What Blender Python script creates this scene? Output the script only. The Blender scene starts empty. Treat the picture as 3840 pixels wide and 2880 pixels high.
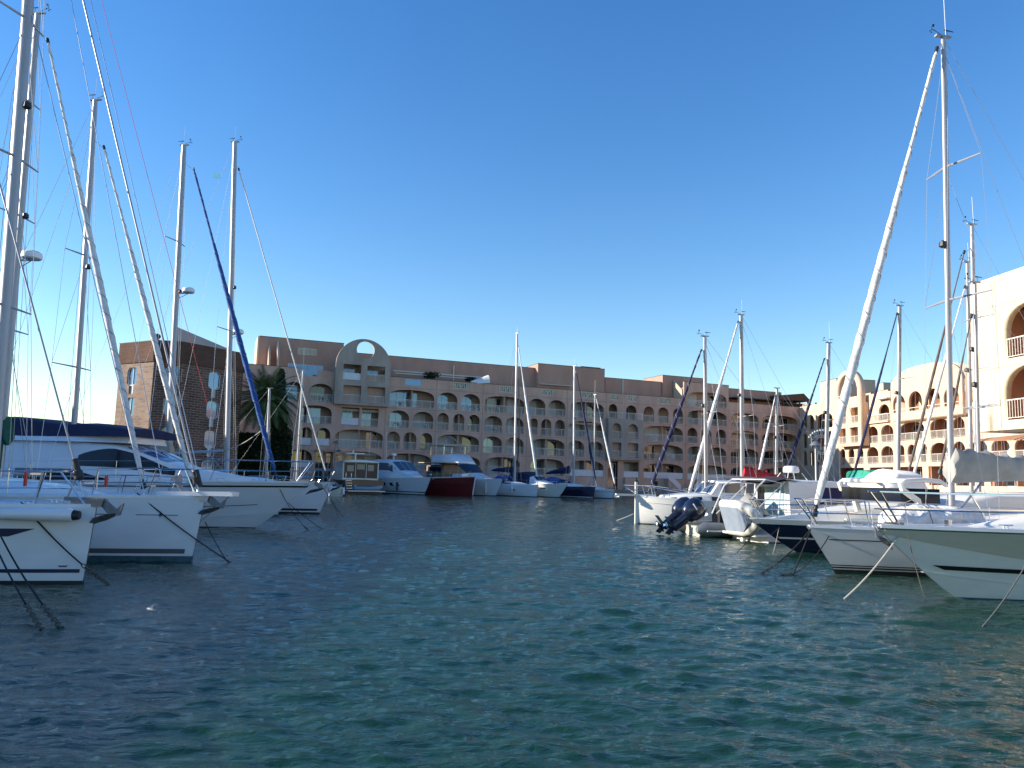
import bpy, bmesh, math, random
import numpy as np
from mathutils import Vector, Matrix, noise
random.seed(7); np.random.seed(7)
R = math.radians
SC = bpy.context.scene
COL = SC.collection

# ---------------------------------------------------------------- camera
EYE = Vector((0.0, 0.0, 2.05))
F = 2900.0                      # focal length in pixels of the 3840 px wide photograph
PITCH = math.atan(359.0 / F)
ROLL = 0.028
_f = Vector((0, math.cos(PITCH), math.sin(PITCH))); _u = Vector((0, -math.sin(PITCH), math.cos(PITCH))); _r = Vector((1, 0, 0))
XC = _r * math.cos(ROLL) + _u * math.sin(ROLL)
YC = -_r * math.sin(ROLL) + _u * math.cos(ROLL)
cam = bpy.data.cameras.new("camera"); camo = bpy.data.objects.new("camera", cam); COL.objects.link(camo)
M4 = Matrix((XC, YC, -_f)).transposed().to_4x4(); M4.translation = EYE
camo.matrix_world = M4
cam.sensor_fit = 'HORIZONTAL'; cam.sensor_width = 36.0; cam.lens = 36.0 * F / 3840.0
cam.clip_start = 0.1; cam.clip_end = 8000
SC.camera = camo

# ---------------------------------------------------------------- light
SUN_EL = R(17.5); SUN_DIR = Vector((-math.cos(SUN_EL), 0.01, math.sin(SUN_EL))).normalized()
w = bpy.data.worlds.new("World"); SC.world = w; w.use_nodes = True
nt = w.node_tree; nt.nodes.clear()
sky = nt.nodes.new("ShaderNodeTexSky"); sky.sky_type = 'NISHITA'; sky.sun_disc = False
sky.sun_elevation = SUN_EL; sky.sun_rotation = R(-88); sky.altitude = 10; sky.air_density = 1.15; sky.dust_density = 0.0; sky.ozone_density = 2.5
bg = nt.nodes.new("ShaderNodeBackground"); bg.inputs[1].default_value = 0.13
hs = nt.nodes.new("ShaderNodeHueSaturation"); hs.inputs["Saturation"].default_value = 1.32; hs.inputs["Hue"].default_value = 0.511
nt.links.new(sky.outputs[0], hs.inputs["Color"])
out = nt.nodes.new("ShaderNodeOutputWorld"); nt.links.new(hs.outputs[0], bg.inputs[0]); nt.links.new(bg.outputs[0], out.inputs[0])
sl = bpy.data.lights.new("sun", 'SUN'); sl.energy = 5.0; sl.angle = R(0.5); sl.color = (1.0, 0.90, 0.76)
so = bpy.data.objects.new("sun", sl); COL.objects.link(so); so.rotation_euler = (-SUN_DIR).to_track_quat('-Z', 'Y').to_euler()
SC.view_settings.view_transform = 'Standard'; SC.view_settings.look = 'None'; SC.view_settings.gamma = 1.0; SC.view_settings.exposure = 0.9

# ---------------------------------------------------------------- picture <-> world
def ray(px, py):
    x = (px - 1920.0) / F; y = (1440.0 - py) / F
    return XC * x + YC * y + _f
def project(p):
    d = Vector(p) - EYE; z = d.dot(_f)
    return 1920 + F * d.dot(XC) / z, 1440 - F * d.dot(YC) / z
def water(px, py, z=0.0):
    d = ray(px, py); t = (z - EYE.z) / d.z
    return EYE + d * t
class Frame:                    # a vertical plane: local x along it, local y into it, z up
    def __init__(s, o, ang): s.o = Vector((o[0], o[1], 0)); s.a = ang; s.c = math.cos(ang); s.s = math.sin(ang)
    def uz(s, px, py, off=0.0):
        d = ray(px, py); q = EYE - s.o
        ly = -q.x * s.s + q.y * s.c; dy = -d.x * s.s + d.y * s.c
        t = (off - ly) / dy
        P = EYE + d * t - s.o
        return P.x * s.c + P.y * s.s, P.z
    def W(s, u, v, z): return s.o + Vector((u * s.c - v * s.s, u * s.s + v * s.c, z))
    def u(s, px, z, off=0.0):
        py = 1600.0
        for _ in range(5):
            u = s.uz(px, py, off)[0]; py = project(s.W(u, off, z))[1]
        return u

# ---------------------------------------------------------------- materials
def mat(name, col, rough=0.5, metal=0.0, spec=0.5, coat=0.0, noise_amt=0.0, noise_scale=3.0, bump=0.0, bump_scale=30.0, col2=None, detail=4.0, trans=0.0, alpha=1.0, stretch=None):
    m = bpy.data.materials.new(name); m.use_nodes = True
    n = m.node_tree; b = n.nodes["Principled BSDF"]
    b.inputs["Base Color"].default_value = (*col, 1); b.inputs["Roughness"].default_value = rough
    b.inputs["Metallic"].default_value = metal; b.inputs["Specular IOR Level"].default_value = spec
    b.inputs["Coat Weight"].default_value = coat; b.inputs["Coat Roughness"].default_value = 0.06
    if alpha < 1: b.inputs["Alpha"].default_value = alpha
    if noise_amt > 0 or bump > 0 or col2:
        tc = n.nodes.new("ShaderNodeTexCoord"); mp = n.nodes.new("ShaderNodeMapping")
        n.links.new(tc.outputs["Object"], mp.inputs[0])
        if stretch: mp.inputs["Scale"].default_value = stretch
        nz = n.nodes.new("ShaderNodeTexNoise"); nz.inputs["Scale"].default_value = noise_scale; nz.inputs["Detail"].default_value = detail; nz.inputs["Roughness"].default_value = 0.6
        n.links.new(mp.outputs[0], nz.inputs[0])
        if noise_amt > 0 or col2:
            mx = n.nodes.new("ShaderNodeMix"); mx.data_type = 'RGBA'
            c2 = col2 or tuple(max(0, c * (1 - noise_amt)) for c in col)
            mx.inputs[6].default_value = (*col, 1); mx.inputs[7].default_value = (*c2, 1)
            rp = n.nodes.new("ShaderNodeMapRange"); rp.inputs[1].default_value = 0.36 if not (name == 'cream_stucco') else 0.55; rp.inputs[2].default_value = 0.68 if not (name == 'cream_stucco') else 0.85
            n.links.new(nz.outputs[0], rp.inputs[0]); n.links.new(rp.outputs[0], mx.inputs[0]); n.links.new(mx.outputs[2], b.inputs["Base Color"])
        if bump > 0:
            nb = n.nodes.new("ShaderNodeTexNoise"); nb.inputs["Scale"].default_value = bump_scale; nb.inputs["Detail"].default_value = 4
            n.links.new(mp.outputs[0], nb.inputs[0])
            bp = n.nodes.new("ShaderNodeBump"); bp.inputs["Strength"].default_value = bump; bp.inputs["Distance"].default_value = 0.03
            n.links.new(nb.outputs[0], bp.inputs["Height"]); n.links.new(bp.outputs[0], b.inputs["Normal"])
    return m

M = {}
M['gel'] = mat('white_gelcoat', (0.70, 0.73, 0.78), 0.28, coat=0.2, noise_amt=0.10, noise_scale=0.8, stretch=(1, 1, 3))
M['gelc'] = mat('cream_gelcoat', (0.72, 0.72, 0.66), 0.28, coat=0.15, noise_amt=0.10, noise_scale=0.8, stretch=(1, 1, 3))
M['gelg'] = mat('grey_gelcoat', (0.50, 0.48, 0.41), 0.4, coat=0.05, noise_amt=0.12, noise_scale=0.7, stretch=(1, 1, 3))
M['navy'] = mat('navy_gelcoat', (0.010, 0.014, 0.045), 0.15, coat=0.6)
M['red'] = mat('dark_red_paint', (0.16, 0.010, 0.012), 0.3, coat=0.3, noise_amt=0.25, noise_scale=1.0)
M['blackhull'] = mat('black_hull_paint', (0.012, 0.012, 0.014), 0.3)
M['foul_blue'] = mat('blue_bottom_paint', (0.03, 0.12, 0.16), 0.6, noise_amt=0.5, noise_scale=6)
M['foul_black'] = mat('black_bottom_paint', (0.015, 0.017, 0.02), 0.6, noise_amt=0.5, noise_scale=6)
M['foul_teal'] = mat('teal_bottom_paint', (0.05, 0.11, 0.14), 0.6, noise_amt=0.5, noise_scale=6)
M['s_navy'] = mat('navy_stripe', (0.012, 0.018, 0.06), 0.3)
M['s_grey'] = mat('grey_stripe', (0.10, 0.095, 0.11), 0.35)
M['s_black'] = mat('black_stripe', (0.012, 0.012, 0.012), 0.3)
M['deck'] = mat('white_deck', (0.72, 0.74, 0.77), 0.55, noise_amt=0.10, noise_scale=2, bump=0.1)
M['teak'] = mat('teak', (0.24, 0.14, 0.07), 0.7, noise_amt=0.35, noise_scale=10, stretch=(0.4, 6, 1))
M['alu'] = mat('mast_alloy', (0.40, 0.40, 0.42), 0.45, metal=0.35, noise_amt=0.1, noise_scale=2, stretch=(3, 3, 0.4))
M['alud'] = mat('dark_alloy', (0.30, 0.31, 0.33), 0.4, metal=0.6)
M['steel'] = mat('stainless_steel', (0.75, 0.75, 0.76), 0.16, metal=1.0)
M['wire'] = mat('steel_wire', (0.50, 0.50, 0.52), 0.35, metal=0.7)
M['glass'] = mat('tinted_glass', (0.008, 0.012, 0.024), 0.10, spec=0.35)
M['bglass'] = mat('blue_windscreen', (0.05, 0.14, 0.36), 0.12, spec=0.8, coat=0.4)
M['hatch'] = mat('smoked_hatch', (0.05, 0.07, 0.11), 0.08, spec=0.8)
M['c_navy'] = mat('navy_canvas', (0.016, 0.020, 0.07), 0.85, noise_amt=0.3, noise_scale=4, bump=0.4, bump_scale=6)
M['c_blue'] = mat('blue_canvas', (0.02, 0.09, 0.32), 0.85, noise_amt=0.3, noise_scale=4, bump=0.4, bump_scale=6)
M['c_grey'] = mat('grey_canvas', (0.36, 0.35, 0.32), 0.85, noise_amt=0.25, noise_scale=2, bump=0.5, bump_scale=4)
M['c_red'] = mat('red_canvas', (0.55, 0.025, 0.03), 0.8, noise_amt=0.3, noise_scale=3, bump=0.5, bump_scale=5)
M['c_white'] = mat('white_canvas', (0.74, 0.74, 0.72), 0.85, noise_amt=0.12, noise_scale=3, bump=0.6, bump_scale=5)
M['c_green'] = mat('green_canvas', (0.02, 0.30, 0.20), 0.8, noise_amt=0.25, noise_scale=3, bump=0.5, bump_scale=5)
M['c_dgreen'] = mat('dark_green_canvas', (0.005, 0.09, 0.06), 0.85, noise_amt=0.25, noise_scale=3)
M['c_beige'] = mat('beige_canvas', (0.45, 0.36, 0.26), 0.9, noise_amt=0.2, noise_scale=3)
M['sail'] = mat('rolled_sail', (0.70, 0.70, 0.69), 0.8, noise_amt=0.22, noise_scale=3, bump=0.5, bump_scale=8, stretch=(1, 1, 2))
M['rope_k'] = mat('black_rope', (0.012, 0.012, 0.014), 0.9)
M['rope_w'] = mat('pale_rope', (0.50, 0.47, 0.40), 0.9, noise_amt=0.3, noise_scale=30)
M['chain'] = mat('rusty_chain', (0.13, 0.11, 0.08), 0.7, metal=0.3, noise_amt=0.6, noise_scale=20)
M['rubber'] = mat('grey_rubber', (0.13, 0.15, 0.17), 0.55, noise_amt=0.15, noise_scale=3)
M['rubber_l'] = mat('light_grey_rubber', (0.24, 0.29, 0.36), 0.55, noise_amt=0.15, noise_scale=3)
M['rubber_w'] = mat('off_white_rubber', (0.66, 0.64, 0.56), 0.55, noise_amt=0.2, noise_scale=2, bump=0.2, bump_scale=8)
M['outboard'] = mat('dark_engine_cowl', (0.012, 0.016, 0.040), 0.2, coat=0.5)
M['plastic'] = mat('white_plastic', (0.75, 0.76, 0.77), 0.4)
M['black'] = mat('black_plastic', (0.015, 0.015, 0.017), 0.5)
M['orange'] = mat('orange_plastic', (0.6, 0.05, 0.02), 0.5)
M['cyan'] = mat('pale_cyan_cloth', (0.20, 0.60, 0.72), 0.8)
M['galv'] = mat('galvanised_steel', (0.26, 0.27, 0.30), 0.45, metal=0.7, noise_amt=0.3, noise_scale=12)
# masonry
def stucco(name, c, amt=0.18, joints=None):
    m = mat(name, c, 0.9, spec=0.2, noise_amt=amt, noise_scale=0.55, bump=0.35, bump_scale=9, detail=8, stretch=(1, 1, 0.4))
    return m
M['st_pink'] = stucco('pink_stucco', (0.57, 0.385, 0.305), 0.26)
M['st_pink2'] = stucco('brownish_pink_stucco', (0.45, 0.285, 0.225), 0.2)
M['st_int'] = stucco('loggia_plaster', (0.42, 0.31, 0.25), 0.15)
M['st_grey'] = stucco('grey_portal_stucco', (0.40, 0.345, 0.30), 0.30)
M['st_cream'] = mat('cream_stucco', (0.68, 0.555, 0.375), 0.9, spec=0.2, col2=(0.60, 0.45, 0.29), noise_scale=0.8, detail=9, bump=0.3, bump_scale=8, stretch=(1, 1, 0.12))
M['st_peach'] = stucco('peach_stucco', (0.66, 0.48, 0.345), 0.14)
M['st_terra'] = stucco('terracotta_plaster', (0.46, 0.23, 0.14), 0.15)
M['slab'] = stucco('concrete_slab', (0.42, 0.34, 0.29), 0.2)
M['quay'] = stucco('quay_concrete', (0.24, 0.22, 0.20), 0.3)
M['coping'] = mat('dark_coping', (0.07, 0.06, 0.055), 0.7)
M['lav'] = stucco('lavender_grey_render', (0.40, 0.37, 0.38), 0.12)
M['railw'] = mat('pale_railing_paint', (0.68, 0.64, 0.57), 0.5)
M['panelw'] = mat('white_balcony_panel', (0.62, 0.64, 0.68), 0.5, noise_amt=0.1, noise_scale=3)
M['wglass'] = mat('reflective_pane', (0.10, 0.20, 0.34), 0.06, metal=0.35, spec=1.0)
M['wdark'] = mat('dark_pane', (0.02, 0.025, 0.03), 0.05, spec=1.0)
M['shut'] = mat('pale_roller_shutter', (0.50, 0.50, 0.50), 0.6, noise_amt=0.1, noise_scale=2)
M['frame'] = mat('white_window_frame', (0.66, 0.66, 0.64), 0.5)
M['grille'] = mat('cream_meander_grille', (0.66, 0.66, 0.50), 0.6)
M['awn'] = mat('dark_awning', (0.06, 0.055, 0.055), 0.9)
M['awno'] = mat('terracotta_awning', (0.36, 0.18, 0.10), 0.85, noise_amt=0.15, noise_scale=2)
M['awnc'] = mat('cream_awning', (0.55, 0.48, 0.38), 0.85, noise_amt=0.25, noise_scale=5)
M['wood'] = mat('dark_pergola_wood', (0.10, 0.055, 0.035), 0.8, noise_amt=0.3, noise_scale=6)
M['skin'] = mat('skin', (0.45, 0.27, 0.19), 0.6)
M['hair'] = mat('dark_hair', (0.02, 0.015, 0.012), 0.7)
M['cloth_k'] = mat('black_cloth', (0.015, 0.016, 0.02), 0.9)
M['cloth_b'] = mat('dark_blue_cloth', (0.02, 0.03, 0.06), 0.9)
M['teal'] = mat('teal_letters', (0.05, 0.42, 0.48), 0.6)
M['bark'] = mat('palm_bark', (0.12, 0.08, 0.05), 0.9, noise_amt=0.4, noise_scale=8, bump=0.6, bump_scale=12)

def leafmat(name, c1, c2, sc=3.0):
    m = mat(name, c1, 0.6, spec=0.25, col2=c2, noise_scale=sc)
    return m
M['palm'] = leafmat('palm_frond', (0.12, 0.15, 0.04), (0.035, 0.055, 0.025), 1.2)
M['cyp'] = leafmat('cypress_leaf', (0.040, 0.065, 0.028), (0.016, 0.030, 0.015), 1.6)
M['hedge'] = leafmat('hedge_leaf', (0.018, 0.038, 0.016), (0.010, 0.022, 0.010), 1.5)

def brick(name, c1, c2, mortar):
    m = bpy.data.materials.new(name); m.use_nodes = True; n = m.node_tree; b = n.nodes["Principled BSDF"]
    tc = n.nodes.new("ShaderNodeTexCoord"); br = n.nodes.new("ShaderNodeTexBrick")
    n.links.new(tc.outputs["UV"], br.inputs[0])
    br.inputs["Scale"].default_value = 1.0; br.inputs["Brick Width"].default_value = 0.75; br.inputs["Row Height"].default_value = 0.24
    br.inputs["Mortar Size"].default_value = 0.04; br.inputs["Color1"].default_value = (*c1, 1); br.inputs["Color2"].default_value = (*c2, 1); br.inputs["Mortar"].default_value = (*mortar, 1)
    br.inputs["Bias"].default_value = -0.2
    nz = n.nodes.new("ShaderNodeTexNoise"); nz.inputs["Scale"].default_value = 0.5; nz.inputs["Detail"].default_value = 6; n.links.new(tc.outputs["Object"], nz.inputs[0])
    mx = n.nodes.new("ShaderNodeMix"); mx.data_type = 'RGBA'; mx.blend_type = 'MULTIPLY'; mx.inputs[0].default_value = 0.7
    cr = n.nodes.new("ShaderNodeMapRange"); cr.inputs[1].default_value = 0.3; cr.inputs[2].default_value = 0.7; cr.inputs[3].default_value = 0.55; cr.inputs[4].default_value = 1.1
    n.links.new(nz.outputs[0], cr.inputs[0]); n.links.new(br.outputs[0], mx.inputs[6]); n.links.new(cr.outputs[0], mx.inputs[7]); n.links.new(mx.outputs[2], b.inputs["Base Color"])
    bp = n.nodes.new("ShaderNodeBump"); bp.inputs["Distance"].default_value = 0.05; n.links.new(br.outputs[1], bp.inputs["Height"]); bp.invert = True; n.links.new(bp.outputs[0], b.inputs["Normal"])
    b.inputs["Roughness"].default_value = 0.9; b.inputs["Specular IOR Level"].default_value = 0.2
    return m
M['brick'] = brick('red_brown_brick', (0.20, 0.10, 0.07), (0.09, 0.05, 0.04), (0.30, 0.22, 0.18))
M['brick_lit'] = brick('lit_brown_brick', (0.36, 0.25, 0.19), (0.22, 0.15, 0.115), (0.34, 0.27, 0.22))  # same brick made paler: light painted into the tower's left face
M['bricks'] = brick('soldier_course_brick', (0.16, 0.085, 0.06), (0.12, 0.065, 0.05), (0.14, 0.08, 0.06))

# ---------------------------------------------------------------- mesh building
class MB:
    def __init__(s): s.v = []; s.f = []
    def add(s, vs, fs):
        k = len(s.v); s.v += [tuple(p) for p in vs]; s.f += [tuple(i + k for i in f) for f in fs]; return s
    def box(s, x0, x1, y0, y1, z0, z1):
        return s.add([(x0,y0,z0),(x1,y0,z0),(x1,y1,z0),(x0,y1,z0),(x0,y0,z1),(x1,y0,z1),(x1,y1,z1),(x0,y1,z1)],
                     [(0,3,2,1),(4,5,6,7),(0,1,5,4),(1,2,6,5),(2,3,7,6),(3,0,4,7)])
    def loft(s, rings, cap=True, closed=True):
        n = len(rings[0]); vs = [p for r in rings for p in r]; fs = []
        for i in range(len(rings) - 1):
            for j in range(n if closed else n - 1):
                a = i * n + j; b = i * n + (j + 1) % n
                fs.append((a, b, b + n, a + n))
        if cap and closed: fs.append(tuple(range(n - 1, -1, -1))); fs.append(tuple(range((len(rings) - 1) * n, len(rings) * n)))
        return s.add(vs, fs)
    def tube(s, pts, r, n=6, squash=None, twist=0.0):
        pts = [Vector(p) for p in pts]; rings = []
        rs = r if isinstance(r, (list, tuple)) else [r] * len(pts)
        up = None
        for i, p in enumerate(pts):
            d = (pts[min(i + 1, len(pts) - 1)] - pts[max(i - 1, 0)])
            if d.length < 1e-9: d = Vector((0, 0, 1))
            d.normalize()
            if up is None: up = Vector((0, 0, 1)) if abs(d.z) < 0.9 else Vector((1, 0, 0))
            a = d.cross(up)
            if a.length < 1e-6: a = d.orthogonal()
            a.normalize(); b = a.cross(d).normalized(); up = b
            k = squash or 1.0
            q = [rs[i] * (1 + twist * (math.sin(4 * math.pi * j / n + i * 1.15) + .5 * math.sin(6 * math.pi * j / n - i * .8))) for j in range(n)]
            rings.append([p + a * math.cos(2 * math.pi * j / n) * q[j] * k + b * math.sin(2 * math.pi * j / n) * q[j] for j in range(n)])
        return s.loft(rings)
    def cyl(s, p0, p1, r, n=12): return s.tube([p0, p1], r, n)
    def lathe(s, c, prof, n=16, axis='z'):
        rings = []
        for r, h in prof:
            rg = []
            for j in range(n):
                a = 2 * math.pi * j / n; x, y = r * math.cos(a), r * math.sin(a)
                rg.append((c[0] + x, c[1] + y, c[2] + h) if axis == 'z' else ((c[0] + h, c[1] + x, c[2] + y) if axis == 'x' else (c[0] + x, c[1] + h, c[2] + y)))
            rings.append(rg)
        return s.loft(rings)
    def sphere(s, c, rx, ry=None, rz=None, n=10, m=7):
        ry = ry or rx; rz = rz or rx; rings = []
        for i in range(m + 1):
            a = math.pi * (i + 0.02) / (m + 0.04) - math.pi / 2
            rings.append([(c[0] + rx * math.cos(a) * math.cos(2*math.pi*j/n), c[1] + ry * math.cos(a) * math.sin(2*math.pi*j/n), c[2] + rz * math.sin(a)) for j in range(n)])
        return s.loft(rings)
    def prism(s, poly, y0, y1, axis='y'):   # polygon in (x,z) extruded along y
        n = len(poly)
        f = (lambda a, b, t: (a, t, b)) if axis == 'y' else ((lambda a, b, t: (a, b, t)) if axis == 'z' else (lambda a, b, t: (t, a, b)))
        vs = [f(a, b, y0) for a, b in poly] + [f(a, b, y1) for a, b in poly]
        fs = [tuple(range(n)), tuple(range(2 * n - 1, n - 1, -1))] + [(i, i + n, (i + 1) % n + n, (i + 1) % n) for i in range(n)]
        return s.add(vs, fs)
    def mesh(s, name, material, sharp=35, uv=None):
        me = bpy.data.meshes.new(name); me.from_pydata(s.v, [], s.f)
        bm = bmesh.new(); bm.from_mesh(me); bmesh.ops.recalc_face_normals(bm, faces=bm.faces); bm.to_mesh(me); bm.free()
        me.materials.append(material)
        if sharp is not None:
            me.polygons.foreach_set("use_smooth", [True] * len(me.polygons)); me.set_sharp_from_angle(angle=R(sharp))
        return me
    def build(s, name, material, parent=None, sharp=35, label=None):
        o = bpy.data.objects.new(name, s.mesh(name, material, sharp)); COL.objects.link(o)
        if parent: o.parent = parent
        if label: o['label'] = label
        return o

def tag(o, label, cat, group=None):
    o['label'] = label; o['category'] = cat
    if group: o['group'] = group
    return o
def thing(name, label, cat, loc=(0, 0, 0), rotz=0.0, group=None):
    o = bpy.data.objects.new(name, None); COL.objects.link(o); o.empty_display_size = 0.3
    o.location = loc; o.rotation_euler = (0, 0, rotz)
    return tag(o, label, cat, group)
def struct(o): o['kind'] = 'structure'; return o

def panel_mesh(name, outer, holes, th, material, y0=0.0, box_uv=False):
    """flat wall with real openings: outlines in (u,z); front face at local y=y0, back at y0+th"""
    cu = bpy.data.curves.new(name, 'CURVE'); cu.dimensions = '2D'; cu.fill_mode = 'BOTH'; cu.extrude = th / 2
    for poly in [outer] + list(holes):
        sp = cu.splines.new('POLY'); sp.points.add(len(poly) - 1); sp.use_cyclic_u = True
        for i, (a, b) in enumerate(poly): sp.points[i].co = (a, b, 0, 1)
    ob = bpy.data.objects.new("tmp", cu); COL.objects.link(ob)
    me = bpy.data.meshes.new_from_object(ob); bpy.data.objects.remove(ob); bpy.data.curves.remove(cu)
    n = len(me.vertices); co = np.empty(n * 3); me.vertices.foreach_get("co", co); co = co.reshape(-1, 3)
    new = np.stack([co[:, 0], y0 + th / 2 - co[:, 2], co[:, 1]], 1)
    me.vertices.foreach_set("co", new.ravel())
    bm = bmesh.new(); bm.from_mesh(me); bmesh.ops.remove_doubles(bm, verts=bm.verts, dist=1e-4); bmesh.ops.recalc_face_normals(bm, faces=bm.faces)
    if box_uv:
        uv = bm.loops.layers.uv.verify()
        for f in bm.faces:
            ax = abs(f.normal.x) > 0.7
            for l in f.loops: l[uv].uv = ((l.vert.co.y if ax else l.vert.co.x), l.vert.co.z)
    bm.to_mesh(me); bm.free()
    me.materials.clear(); me.materials.append(material); me.name = name
    return me
def panel(name, outer, holes, th, material, parent=None, y0=0.0, box_uv=False):
    o = bpy.data.objects.new(name, panel_mesh(name, outer, holes, th, material, y0, box_uv)); COL.objects.link(o)
    if parent: o.parent = parent
    return o
def rect(u0, u1, z0, z1): return [(u0, z0), (u1, z0), (u1, z1), (u0, z1)]
def arch(u0, u1, z0, z1, rise=None, n=14):
    wd = u1 - u0; rise = min(wd / 2, 1.05) if rise is None else rise
    zs = z1 - rise; c = (u0 + u1) / 2
    pts = [(u0, z0), (u1, z0)]
    for i in range(n + 1):
        a = math.pi * i / n
        ex = 0.8 if wd > 3.4 else 1.0
        cx, sx = math.cos(a), math.sin(a)
        pts.append((c + wd / 2 * math.copysign(abs(cx) ** ex, cx), zs + rise * sx ** ex))
    return pts
M['gelw'] = mat('bright_white_gelcoat', (0.80, 0.79, 0.74), 0.32, coat=0.1, noise_amt=0.08, noise_scale=0.8, stretch=(1, 1, 3))
M['gelg2'] = mat('pale_grey_gelcoat', (0.62, 0.64, 0.62), 0.2, coat=0.4, noise_amt=0.12, noise_scale=0.7, stretch=(1, 1, 3))
M['win_navy'] = mat('navy_tinted_window', (0.008, 0.022, 0.085), 0.3, spec=0.2)
M['c_navyb'] = mat('royal_navy_canvas', (0.025, 0.03, 0.16), 0.85, noise_amt=0.2, noise_scale=2, bump=0.4, bump_scale=3)
M['black_c'] = mat('black_canvas', (0.015, 0.016, 0.03), 0.9)
M['pcurt'] = mat('pale_blue_curtain', (0.35, 0.50, 0.52), 0.5)
M['rail_w'] = mat('white_enamel', (0.72, 0.72, 0.70), 0.45)
M['rope_br'] = mat('brown_rolled_sail', (0.13, 0.10, 0.09), 0.9, noise_amt=0.3, noise_scale=6)
M['wdoor'] = mat('dark_saloon_glass', (0.03, 0.03, 0.028), 0.25, spec=0.4)
M['rope_g'] = mat('grey_rope', (0.16, 0.15, 0.14), 0.9, noise_amt=0.4, noise_scale=30)
M['redline'] = mat('red_line', (0.45, 0.05, 0.05), 0.8)
M['c_crink'] = mat('crumpled_white_cloth', (0.70, 0.71, 0.72), 0.7, noise_amt=0.12, noise_scale=4, bump=1.0, bump_scale=7, stretch=(2.2, 1, .6))
M['gelr'] = mat('warm_white_gelcoat', (0.82, 0.79, 0.70), 0.35, coat=0.05, noise_amt=0.10, noise_scale=1.2, stretch=(1, 1, 3))
M['gelru'] = mat('stone_grey_gelcoat', (0.56, 0.52, 0.41), 0.4, noise_amt=0.12, noise_scale=0.9, stretch=(1, 1, 3))
M['seam_shade'] = mat('grey_seam_shade', (0.30, 0.30, 0.31), 0.9)
# ================================================================ WATER AND GROUND
def make_water():
    ys = [1.5]
    while ys[-1] < 150: ys.append(ys[-1] * 1.0046 + 0.003)
    ys = np.array(ys); nx = 860
    s = np.linspace(-1, 1, nx)
    X = np.outer(ys * 1.05 + 9, s); Y = np.repeat(ys[:, None], nx, 1)
    Z = np.zeros_like(X)
    rng = np.random.RandomState(3)
    dy = np.gradient(ys)[:, None]
    for i in range(80):
        lam = 0.11 * (1.5 / 0.11) ** (rng.rand() ** 1.35)
        ang = rng.normal(0.18, 0.48)
        k = 2 * math.pi / lam; kx, ky = k * math.sin(ang), k * math.cos(ang)
        amp = 0.0043 * lam ** 0.72
        fade = np.clip((lam / (dy * 2.6)) - 0.6, 0, 1)
        ph = kx * X + ky * Y + rng.rand() * 6.28 + 0.6 * np.sin(0.31 * X + rng.rand() * 6) + 0.5 * np.sin(0.23 * Y + rng.rand() * 6)
        c = np.sin(ph)
        Z += amp * fade * (c + 0.28 * np.sin(2 * ph + 1.57))
    # gusty patches
    G = 0.85 + 0.2 * np.sin(0.16 * X + 0.3 * np.sin(0.11 * Y)) * np.sin(0.09 * Y + 1.3)
    Z *= G
    ny = len(ys); n = ny * nx
    me = bpy.data.meshes.new("water")
    co = np.stack([X, Y, Z], -1).reshape(-1, 3)
    idx = np.arange(n).reshape(ny, nx)
    q = np.stack([idx[:-1, :-1], idx[:-1, 1:], idx[1:, 1:], idx[1:, :-1]], -1).reshape(-1, 4)
    me.vertices.add(n); me.vertices.foreach_set("co", co.ravel())
    me.loops.add(q.size); me.loops.foreach_set("vertex_index", q.ravel().astype(np.int32))
    me.polygons.add(len(q)); me.polygons.foreach_set("loop_start", np.arange(0, q.size, 4, dtype=np.int32)); me.polygons.foreach_set("loop_total", np.full(len(q), 4, dtype=np.int32))
    me.update(); me.polygons.foreach_set("use_smooth", [True] * len(q))
    m = bpy.data.materials.new("harbour_water"); m.use_nodes = True; nn = m.node_tree; b = nn.nodes["Principled BSDF"]
    b.inputs["Base Color"].default_value = (0.010, 0.042, 0.025, 1); b.inputs["Roughness"].default_value = 0.04; b.inputs["IOR"].default_value = 1.33
    b.inputs["Specular IOR Level"].default_value = 0.5
    tc = nn.nodes.new("ShaderNodeTexCoord"); mp = nn.nodes.new("ShaderNodeMapping"); mp.inputs["Scale"].default_value = (0.45, 1.0, 1.0)
    nn.links.new(tc.outputs["Object"], mp.inputs[0])
    nz = nn.nodes.new("ShaderNodeTexNoise"); nz.inputs["Scale"].default_value = 5.5; nz.inputs["Detail"].default_value = 6; nz.inputs["Roughness"].default_value = 0.62; nz.inputs["Distortion"].default_value = 0.6
    nn.links.new(mp.outputs[0], nz.inputs[0])
    bp = nn.nodes.new("ShaderNodeBump"); bp.inputs["Strength"].default_value = 0.8; bp.inputs["Distance"].default_value = 0.05
    nr = nn.nodes.new("ShaderNodeTexNoise"); nr.noise_type = 'RIDGED_MULTIFRACTAL'; nr.inputs["Scale"].default_value = 2.6; nr.inputs["Detail"].default_value = 5; nr.inputs["Roughness"].default_value = 0.55; nr.inputs["Lacunarity"].default_value = 2.2; nr.inputs["Distortion"].default_value = 0.4
    nn.links.new(mp.outputs[0], nr.inputs[0])
    ad = nn.nodes.new("ShaderNodeMath"); ad.operation = 'MULTIPLY_ADD'; ad.inputs[1].default_value = 0.28; nn.links.new(nr.outputs[0], ad.inputs[0]); nn.links.new(nz.outputs[0], ad.inputs[2])
    nn.links.new(ad.outputs[0], bp.inputs["Height"]); nn.links.new(bp.outputs[0], b.inputs["Normal"])
    me.materials.append(m)
    o = bpy.data.objects.new("water", me); COL.objects.link(o); struct(o)
make_water()
struct(MB().add([(-3000, -3000, -2.6), (3000, -3000, -2.6), (3000, 3000, -2.6), (-3000, 3000, -2.6)], [(0, 1, 2, 3)]).build("ground", M['quay']))
QZ = 1.0
qy = lambda x: 106.0 + 0.39 * x
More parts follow.
